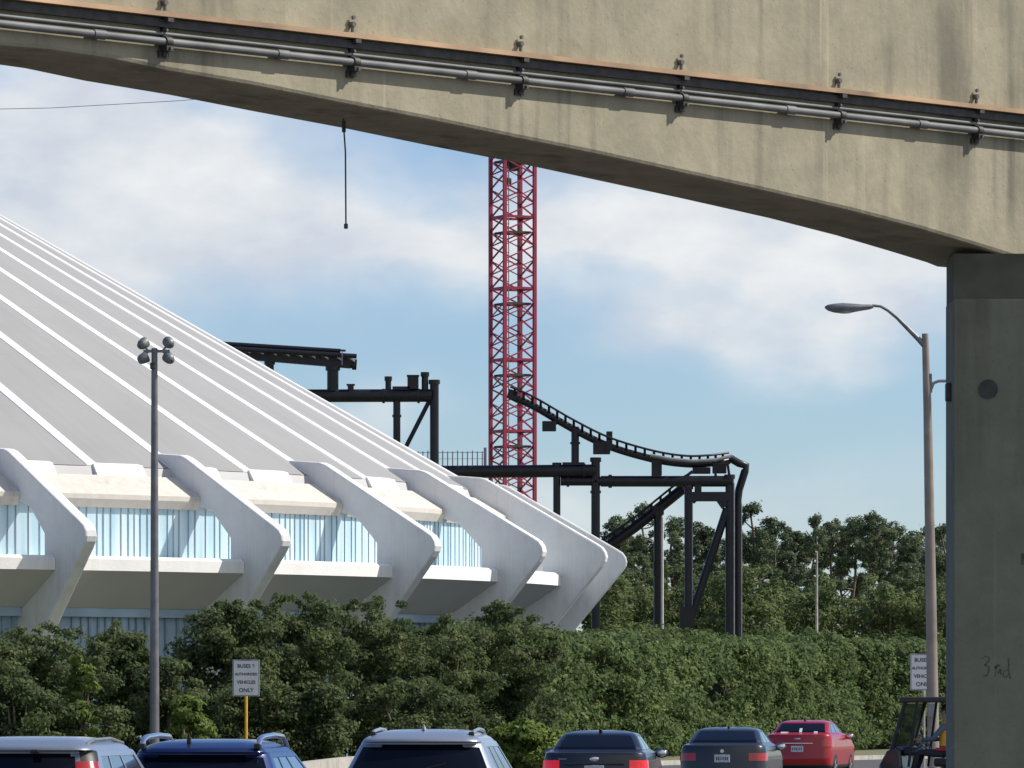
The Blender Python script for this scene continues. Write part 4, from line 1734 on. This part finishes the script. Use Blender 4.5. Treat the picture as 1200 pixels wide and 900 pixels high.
def mirrors(root, y, hw, z, mat):
    for sx in (-1, 1):
        m = MB().ellipsoid((sx * (hw + .12), y, z), (.12, .07, .085), 12)
        m.bar((sx * (hw - .04), y, z - .04), (sx * (hw + .06), y, z - .03), .05)
        o = m.build('mirror', mat, root)
        MB().ellipsoid((sx * (hw + .12), y - .055, z), (.095, .022, .066), 12).build('mirror_glass', M['chrome'], o)


def plate(root, surf, z, w_=.32, h_=.16):
    y = rear_y(surf, z)
    o = MB().box((0, y - .012, z), (w_, .02, h_), bev=.006).build('number_plate', M['plate'], root)
    m = MB()
    rn = random.Random(int(z * 1000))
    for i in range(6):
        m.box((-w_ * .36 + i * w_ * .144, y - .0235, z), (w_ * rn.uniform(.05, .09), .003, h_ * .42))
    m.build('plate_marks', M['sign_ink'], o)


def sedan_rows(L=4.7, W=.905, H=1.475, deck=1.10, yr0=.62, yr1=1.15, roofw=.60):
    return [(.20, .14, L - .25, .78, .2, .1), (.28, .04, L - .08, .85, .24, .12), (.48, .0, L, W - .01, .26, .14), (.68, .02, L - .03, W, .26, .14), (.80, .035, L - .12, W, .26, .14),
            (.95, .06, L - .55, W - .01, .25, .13), (deck - .04, .085, L - 1.2, W - .035, .24, .12), (deck, .125, L - 1.38, W - .07, .24, .11), (deck + .03, yr0, L - 1.5, W - .12, .2, .08),
            (deck + .10, yr0 + .12, L - 1.62, W - .155, .19, .07), (H - .10, yr1 - .05, L - 2.1, roofw + .035, .18, .06), (H - .05, yr1 + .08, L - 2.25, roofw - .03, .2, .06), (H - .015, yr1 + .40, L - 2.5, roofw * .72, .2, .05), (H, yr1 + .75, L - 2.75, roofw * .25, .1, .02)]


def sedan_cls(deck, lamp, brake, zlo, zhi, xin, winfrac=.06, trunkbar=None):
    def f_(reg, f, t, x, y, z):
        if z < .42 and t < 3 and reg not in ('x',) and z < .33:
            return 'bumper'
        if 8.25 < t < 10.15:
            if (reg == 'R' and .0 <= f) or (reg == 'RC' and f < .3) or (reg == 'RCL' and f > .6):
                return 'rear_window'
            if reg == 'F' and .06 < f < .94:
                return 'windscreen'
            if t > 8.35 and t < 10.0:
                if reg == 'S' and (.04 < f < .16 + .0 or .19 < f < .53 or .56 < f < .93):
                    return 'side_window|%d' % (f > .175) if f < .54 else 'side_window|2'
                if reg == 'SL' and (.07 < f < .44 or .47 < f < .81 or .84 < f < .96):
                    return 'side_window|3' if f < .455 else ('side_window|4' if f < .82 else 'side_window|5')
        if zlo < z < zhi and t < 7.2:
            if (reg == 'R' and x > xin) or reg == 'RC' or (reg == 'S' and f < .02):
                return ('brake_light' if brake else 'tail_light') + '|r'
            if (reg == 'R' and x < -xin) or reg == 'RCL' or (reg == 'SL' and f > .98):
                return ('brake_light' if brake else 'tail_light') + '|l'
        if .62 < z < .74 and ((reg == 'F' and (f < .2 or f > .8)) or reg in ('FC', 'FCL')):
            return 'headlight|' + ('r' if x > 0 else 'l')
        return 'body'
    return f_


# --- black saloon, brake lights on
Pn = paint('black_car_paint', (.012, .014, .022))
rows = sedan_rows(4.75, .91, 1.475, 1.10, .60, 1.12, .62)


def ex(root, surf):
    mirrors(root, 3.05, .86, 1.06, Pn)
    plate(root, surf, .80, .34, .15)
    y = rear_y(surf, .97)
    m = MB().ellipsoid((0, y - .015, .985), (.085, .014, .042), 14)
    m.build('badge', M['chrome'], root)
    MB().box((0, rear_y(surf, .92) - .012, .90), (1.05, .02, .025), bev=.006).build('trunk_trim', M['plastic'], root)
    MB().tube([(0.02, 1.35, 1.46), (.02, 1.2, 1.50)], [.035, .012], 8).build('antenna', M['plastic'], root)
    MB().box((.0, .78, 1.13), (.9, .2, .05), bev=.015).build('parcel_shelf', M['plastic'], root)
    MB().tube([(-.62, rear_y(surf, .985, .62) - .012, .985), (-.48, rear_y(surf, .985, .5) - .012, .985)], .008, 6).build('lettering_strip', M['chrome'], root)


build_car('saloon_car', 'black saloon car with both brake lights glowing red', 696, 103, R_(5), rows, Pn, sedan_cls(1.10, None, True, .82, .97, .62), ex, (1.0, 3.75, .90, .33))

# --- dark grey saloon
Pn2 = paint('dark_grey_car_paint', (.022, .027, .031))
rows = sedan_rows(4.55, .895, 1.445, 1.08, .52, 1.10, .62)


def ex2(root, surf):
    mirrors(root, 2.95, .84, 1.02, Pn2)
    plate(root, surf, .80, .32, .16)
    y = rear_y(surf, .95)
    MB().tube([(0, y + .01, .955), (0, y - .018, .955)], .038, 16).build('badge', M['chrome'], root)
    MB().tube([(0, 1.5, 1.43), (0, 1.38, 1.47)], [.03, .012], 8).build('antenna', M['plastic'], root)


build_car('saloon_car', 'dark grey saloon car with unlit red tail lights, left of the red car', 846, 123, R_(7.5), rows, Pn2, sedan_cls(1.08, None, False, .76, .91, .54), ex2, (.95, 3.65, .885, .32))

# --- red saloon
Pn3 = paint('red_car_paint', (.33, .002, .006), .1)
rows = sedan_rows(4.45, .875, 1.49, 1.12, .50, 1.02, .62)


def ex3(root, surf):
    mirrors(root, 2.85, .82, 1.05, Pn3)
    plate(root, surf, .74, .32, .16)
    MB().box((0, rear_y(surf, .88) - .01, .885), (.82, .02, .028), bev=.006).build('trunk_trim', M['chrome'], root)
    y = rear_y(surf, 1.0)
    MB().ellipsoid((0, y - .012, 1.0), (.09, .012, .022), 12).build('badge', M['chrome'], root)
    MB().tube([(0, 1.32, 1.485), (0, 1.2, 1.53)], [.035, .015], 8).build('antenna', M['plastic'], root)
    # things seen on the parcel shelf are stickers on the glass
    for x, z, w_, h_ in ((0, 1.22, .07, .16), (.40, 1.17, .10, .07), (-.42, 1.16, .2, .06)):
        yy = rear_y(surf, z, x) - .004
        MB().box((x, yy, z), (w_, .004, h_), Euler((R_(-50), 0, 0)).to_matrix()).build('sticker', M['sign'], root)


build_car('saloon_car', 'bright red saloon car with a chrome strip above its number plate', 934, 155, R_(12), rows, Pn3, sedan_cls(1.12, None, False, .80, .99, .60), ex3, (.9, 3.5, .865, .31))


# --- SUVs
def suv_rows(L=4.5, W=.92, H=1.67, belt=1.12, roofw=.60, rake=.28, noseh=1.0):
    return [(.24, .14, L - .25, .80, .2, .08), (.33, .04, L - .08, .88, .22, .10), (.58, .0, L, W, .24, .12), (.78, .02, L - .04, W, .24, .12), (.95, .04, L - .35, W - .005, .23, .12),
            (belt - .04, .06, L - 1.1, W - .03, .22, .11), (belt, .075, L - 1.32, W - .05, .22, .11), (belt + .05, .09, L - 1.42, W - .075, .21, .10),
            (H - .165, .09 + rake, L - 2.0, roofw + .085, .19, .09), (H - .135, .02 + rake, L - 2.1, roofw + .06, .19, .09), (H - .09, .06 + rake, L - 2.2, roofw + .02, .2, .09), (H - .035, .30 + rake, L - 2.45, roofw - .1, .2, .06), (H - .006, .7 + rake, L - 2.8, roofw * .6, .2, .03), (H, 1.1 + rake, L - 3.0, roofw * .2, .1, .01)]


def suv_cls(zlo, zhi, xin, pillar=None, winfrac=.03):
    def f_(reg, f, t, x, y, z):
        if z < .36:
            return 'bumper'
        if 7.0 < t < 8.0:
            if pillar and t < pillar:
                if reg == 'RC' and f < .7:
                    return 'tail_light|r'
                if reg == 'RCL' and f > .3:
                    return 'tail_light|l'
            if (reg == 'R' and (abs(f - .5) < .45 or 7.1 < t < 7.9)) or (not pillar and 7.1 < t < 7.9 and ((reg == 'RC' and f < .45) or (reg == 'RCL' and f > .45))):
                return 'rear_window'
            if reg == 'F' and .05 < f < .95:
                return 'windscreen'
            if 7.12 < t < 7.88:
                if reg == 'S' and (.06 < f < .26 or .30 < f < .57 or .60 < f < .92):
                    return 'side_window|%d' % (0 if f < .28 else (1 if f < .585 else 2))
                if reg == 'SL' and (.08 < f < .40 or .43 < f < .70 or .74 < f < .94):
                    return 'side_window|%d' % (3 if f < .415 else (4 if f < .72 else 5))
        if zlo < z < zhi and t < 7.0:
            if (reg == 'R' and x > xin) or reg == 'RC' or (reg == 'S' and f < .02):
                return 'tail_light|r2'
            if (reg == 'R' and x < -xin) or reg == 'RCL' or (reg == 'SL' and f > .98):
                return 'tail_light|l2'
        if .70 < z < .84 and ((reg == 'F' and (f < .2 or f > .8)) or reg in ('FC', 'FCL')):
            return 'headlight|' + ('r' if x > 0 else 'l')
        return 'body'
    return f_


def rails(root, xr, y0, y1, z, rise, mat, r=.022):
    for sx in (-1, 1):
        m = MB().tube([(sx * xr, y0, z - .03), (sx * xr, y0 + .10, z + rise * .7), (sx * xr, y0 + .3, z + rise), (sx * xr, (y0 + y1) / 2, z + rise + .015), (sx * xr, y1 - .3, z + rise), (sx * xr, y1, z - .03)], r, 8)
        m.build('roof_rail', mat, root)


# silver one
Ps = paint('silver_car_paint', (.33, .37, .43), .5)
rows = suv_rows(4.6, .92, 1.675, 1.12, .60, .28)


def ex4(root, surf):
    mirrors(root, 3.05, .87, 1.12, M['plastic'])
    plate(root, surf, .9)
    MB().tube([(0, .95, 1.655), (0, .82, 1.665), (0, .76, 1.73)], [.03, .03, .008], 8).build('antenna', Ps, root)
    rails(root, .555, .62, 2.3, 1.625, .035, Ps, .02)
    for sx in (-1, 1):
        MB().box((sx * .545, .60, 1.625), (.06, .10, .05), bev=.012).build('rail_foot', M['plastic'], root)
    MB().box((0, .17, 1.12), (.2, .02, .04), bev=.008).build('badge', M['chrome'], root)
    MB().tube([(-.25, .115, 1.17), (.3, .135, 1.30)], .008, 6).build('wiper', M['plastic'], root)


build_car('silver_suv', 'silver sport utility car with a black rear window, in the middle of the row', 489, 65.5, R_(4.6), rows, Ps, suv_cls(.85, 1.08, .66), ex4, (.95, 3.65, .91, .36), 'car')

# blue one
Pb = paint('dark_blue_car_paint', (.014, .03, .12), .4)
rows = suv_rows(4.55, .92, 1.59, 1.08, .62, .30)


def ex5(root, surf):
    mirrors(root, 3.0, .87, 1.08, Pb)
    plate(root, surf, .86)
    MB().tube([(-.13, .52, 1.545), (-.13, .5, 1.60), (-.13, .47, 1.66)], [.028, .02, .006], 8).build('antenna', M['plastic'], root)
    rails(root, .615, .42, 2.3, 1.535, .075, M['chrome'], .030)
    for sx in (-1, 1):
        MB().box((sx * .61, .43, 1.515), (.07, .10, .06), bev=.015).build('rail_foot', M['plastic'], root)
    MB().tube([(-.25, .115, 1.13), (.3, .135, 1.26)], .008, 6).build('wiper', M['plastic'], root)


build_car('blue_suv', 'dark blue sport utility car with shiny curved roof rails', 226, 62, R_(7), rows, Pb, suv_cls(.82, 1.04, .66), ex5, (.95, 3.6, .91, .36), 'car')

# pale estate on the left with lamps running up the rear pillar
Pe = paint('pale_silver_paint', (.27, .31, .37), .45)
rows = suv_rows(4.5, .91, 1.635, 1.08, .66, .20)


def ex6(root, surf):
    mirrors(root, 3.0, .86, 1.08, Pe)
    plate(root, surf, .80)
    MB().tube([(-.3, .5, 1.60), (-.3, .44, 1.64)], [.03, .012], 8).build('antenna', M['plastic'], root)
    MB().box((.18, .215, 1.49), (.09, .05, .035), bev=.01).build('washer_jet', M['plastic'], root)
    for sx in (-1, 1):
        MB().tube([(sx * .66, .36, 1.50), (sx * .64, .55, 1.565), (sx * .63, .9, 1.60), (sx * .62, 1.7, 1.61), (sx * .64, 2.2, 1.56)], .018, 8).build('roof_rail', M['lamp_body'], root)


def cls6(reg, f, t, x, y, z, base=suv_cls(.70, .8, .66, 7.78)):
    r = base(reg, f, t, x, y, z)
    if r == 'body' and 7.78 < t < 9.2 and reg in ('RC', 'RCL') and .05 < f < .95:
        return 'black_trim|' + reg
    return r


build_car('estate_car', 'pale silver estate car with red lamps up its rear pillar, leftmost of the row', 14, 59, R_(8.5), rows, Pe, cls6, ex6, (.95, 3.55, .90, .35), 'car')

# ------------------------------------------------------------------ golf cart with driver (heading left)
D = 108.
s = F / D
base = P(1104, HOR + HC * s, D)
gc = thing('golf_cart', 'dark open golf cart with a flat roof beside the pier', 'golf cart', (base.x + .1, D, .006), R_(66))
# local: +y forward (left in view), +x away... after a 90 degree turn local y -> -x world, local x -> +y world
# side profile of the body in (y, z), y=0 at the driver's hip, forward positive
bp_ = [(-1.15, .34), (-1.2, .85), (-1.0, 1.0), (-.55, .98), (-.45, .80), (-.1, .80), (.12, .74), (.18, .40), (.60, .40), (.68, .80), (.70, 1.10), (.80, 1.17), (.98, 1.08), (1.12, .84), (1.16, .5), (1.08, .32)]
MB().prism(bp_, lambda a, b, t: Vector((t, a, b)), -.56, .56, .04).build('body', M['cart'], gc)
MB().box((0, -.10, 2.01), (1.2, 1.64, .10), bev=.03).build('roof', M['cart_roof'], gc)
for sx in (-1, 1):
    MB().tube([(sx * .52, .88, 1.1), (sx * .52, .62, 1.98)], .04, 8).build('roof_post', M['plastic'], gc)
    MB().tube([(sx * .52, .56, .8), (sx * .52, .40, 1.98)], .026, 8).build('roof_post', M['plastic'], gc)
    MB().tube([(sx * .52, -.78, .95), (sx * .52, -.72, 1.98)], .03, 8).build('roof_post', M['plastic'], gc)
ws = MB()
ws.add([(-.5, .855, 1.12), (.5, .855, 1.12), (.5, .63, 1.94), (-.5, .63, 1.94)], [(0, 1, 2, 3)])
ws.add([(-.5, .865, 1.125), (.5, .865, 1.125), (.5, .64, 1.945), (-.5, .64, 1.945)], [(3, 2, 1, 0)])
gm, gnt, gb_ = node_mat('smoky_windscreen')
gb_.inputs['Base Color'].default_value = (.25, .30, .28, 1)
gb_.inputs['Transmission Weight'].default_value = .9
gb_.inputs['Roughness'].default_value = .05
gb_.inputs['IOR'].default_value = 1.02
ws.build('windscreen', gm, gc)
MB().box((0, -.22, .88), (1.06, .62, .16), bev=.05).build('seat', M['seat'], gc)
MB().box((0, -.58, 1.16), (1.06, .12, .46), Euler((R_(10), 0, 0)).to_matrix(), bev=.045).build('backrest', M['seat'], gc)
sw = MB()
cw = Vector((-.26, .36, 1.24))
rw = Euler((R_(55), 0, 0)).to_matrix()
ringp = [cw + rw @ Vector((.17 * math.cos(a), .17 * math.sin(a), 0)) for a in [2 * math.pi * i / 20 for i in range(21)]]
sw.tube(ringp, .016, 8, cap=False)
for a in (0, 2.1, 4.2):
    sw.tube([cw, cw + rw @ Vector((.165 * math.cos(a), .165 * math.sin(a), 0))], .012, 6)
sw.tube([cw, (-.26, .66, 1.0)], .022, 8)
sw.build('steering_wheel', M['grey_steel'], gc)
MB().box((0, .60, 1.08), (.98, .16, .14), bev=.03).build('dashboard', M['plastic'], gc)
for sx in (-1, 1):
    MB().ellipsoid((sx * .38, 1.08, .86), (.10, .06, .07), 12).build('headlight', M['lamp_clear'], gc)
    MB().ellipsoid((sx * .63, .72, 1.42), (.06, .03, .09), 10).build('mirror', M['plastic'], gc)
    for wy in (.86, -.82):
        m = MB().tube([(sx * .44, wy, .24), (sx * .46, wy, .24), (sx * .60, wy, .24), (sx * .62, wy, .24)], [.20, .235, .235, .20], 20)
        wh = m.build('wheel', M['tyre'], gc)
        MB().tube([(sx * .615, wy, .24), (sx * .628, wy, .24)], .12, 14).build('hub', M['alloy'], wh)


def driver():
    """seated figure, one skinned surface; local frame of the cart"""
    t = thing('person', 'seated cart driver with dark hair, orange yellow vest and slate blue sleeves', 'person', gc.location + Vector((-.21, .09, .16)), gc.rotation_euler[2])
    J = {'pelvis': (-.26, -.30, .90), 'belly': (-.26, -.32, 1.06), 'chest': (-.26, -.33, 1.26), 'neckb': (-.26, -.32, 1.42), 'neck': (-.26, -.30, 1.49),
         'head0': (-.26, -.285, 1.56), 'head1': (-.26, -.275, 1.66), 'head2': (-.26, -.285, 1.73)}
    rad_ = {'pelvis': (.17, .13), 'belly': (.16, .12), 'chest': (.18, .125), 'neckb': (.085, .07), 'neck': (.055, .055), 'head0': (.068, .078), 'head1': (.080, .098), 'head2': (.055, .07)}
    ed = [('pelvis', 'belly'), ('belly', 'chest'), ('chest', 'neckb'), ('neckb', 'neck'), ('neck', 'head0'), ('head0', 'head1'), ('head1', 'head2')]
    for sgn, n_ in ((-1, 'l'), (1, 'r')):
        J['hip' + n_] = (-.26 + sgn * .10, -.24, .88)
        J['knee' + n_] = (-.26 + sgn * .12, .20, .90)
        J['ank' + n_] = (-.26 + sgn * .11, .34, .46)
        J['toe' + n_] = (-.26 + sgn * .12, .53, .40)
        J['sho' + n_] = (-.26 + sgn * .20, -.33, 1.38)
        J['elb' + n_] = (-.26 + sgn * .26, -.13, 1.14)
        J['wri' + n_] = (-.26 + sgn * .17, .13, 1.12)
        J['palm' + n_] = (-.26 + sgn * .155, .21, 1.125)
        for a, r in (('hip', .085), ('knee', .062), ('ank', .042), ('toe', .036), ('sho', .066), ('elb', .045), ('wri', .030), ('palm', .032)):
            rad_[a + n_] = (r, r)
        ed += [('pelvis', 'hip' + n_), ('hip' + n_, 'knee' + n_), ('knee' + n_, 'ank' + n_), ('ank' + n_, 'toe' + n_), ('chest', 'sho' + n_), ('sho' + n_, 'elb' + n_), ('elb' + n_, 'wri' + n_), ('wri' + n_, 'palm' + n_)]
        for fi, (fx, ln) in enumerate(((-.024, .9), (-.008, 1.), (.008, .95), (.024, .8))):
            b = Vector(J['palm' + n_])
            J['f%d%s' % (fi, n_)] = tuple(b + Vector((fx, .045 * ln, .012)))
            J['g%d%s' % (fi, n_)] = tuple(b + Vector((fx, .065 * ln, -.018)))
            rad_['f%d%s' % (fi, n_)] = (.0095, .0095)
            rad_['g%d%s' % (fi, n_)] = (.008, .008)
            ed += [('palm' + n_, 'f%d%s' % (fi, n_)), ('f%d%s' % (fi, n_), 'g%d%s' % (fi, n_))]
        J['th' + n_] = tuple(Vector(J['palm' + n_]) + Vector((-sgn * .04, .02, .02)))
        rad_['th' + n_] = (.011, .011)
        ed.append(('palm' + n_, 'th' + n_))
    names = list(J)
    me = bpy.data.meshes.new('body')
    me.from_pydata([J[n] for n in names], [(names.index(a), names.index(b)) for a, b in ed], [])
    o = bpy.data.objects.new('body', me)
    C.objects.link(o)
    sk = o.modifiers.new('skin', 'SKIN')
    sk.use_smooth_shade = True
    for i, n in enumerate(names):
        v = me.skin_vertices[0].data[i]
        v.radius = rad_[n]
        v.use_root = (n == 'pelvis')
    ss = o.modifiers.new('sub', 'SUBSURF')
    ss.levels = ss.render_levels = 2
    bpy.context.view_layer.update()
    dg = bpy.context.evaluated_depsgraph_get()
    me2 = bpy.data.meshes.new_from_object(o.evaluated_get(dg))
    bpy.data.objects.remove(o)
    me2.materials.clear()
    for k in ('skin', 'shirt', 'trousers', 'vest'):
        me2.materials.append(M[k])
    for p in me2.polygons:
        c = p.center
        p.use_smooth = True
        if c.z > 1.445:
            p.material_index = 0
        elif c.y > .11 and c.z > 1.0:
            p.material_index = 0
        elif c.z < .98 and not (abs(c.x + .26) > .2 and c.z > .95):
            p.material_index = 2
        else:
            p.material_index = 1
    o = bpy.data.objects.new('body', me2)
    C.objects.link(o)
    o.parent = t
    # hair, vest, face details
    m = MB()
    m.ellipsoid((-.26, -.305, 1.675), (.092, .108, .105), 16)
    m.ellipsoid((-.26, -.345, 1.61), (.075, .062, .09), 14)
    m.build('hair', M['hair'], t)
    m = MB()
    ringv = []
    zs_ = [(1.02, .185, .142), (1.15, .185, .145), (1.28, .195, .15), (1.37, .19, .135), (1.43, .12, .10), (1.455, .085, .085)]
    n = 20
    vs, fs = [], []
    for z, a_, b_ in zs_:
        for k in range(n):
            th = 2 * math.pi * k / n
            vs.append((-.26 + a_ * math.cos(th), -.325 + b_ * math.sin(th), z))
    for i in range(len(zs_) - 1):
        for k in range(n):
            k2 = (k + 1) % n
            fs.append((i * n + k, i * n + k2, (i + 1) * n + k2, (i + 1) * n + k))
    m.add(vs, fs, True)
    m.build('vest', M['vest'], t)
    m = MB().ellipsoid((-.26, -.175, 1.625), (.014, .022, .024), 8)
    m.ellipsoid((-.345, -.285, 1.63), (.012, .022, .032), 8)
    m.ellipsoid((-.175, -.285, 1.63), (.012, .022, .032), 8)
    m.build('face_detail', M['skin'], t)
    m = MB()
    for sx in (-1, 1):
        m.ellipsoid((-.26 + sx * .032, -.188, 1.652), (.014, .008, .008), 8)
    m.build('eyes', M['hair'], t)
    m = MB().box((-.26, -.30, .955), (.40, .30, .06), bev=.025)
    m.build('waist_band', M['red_cloth'], t)


driver()
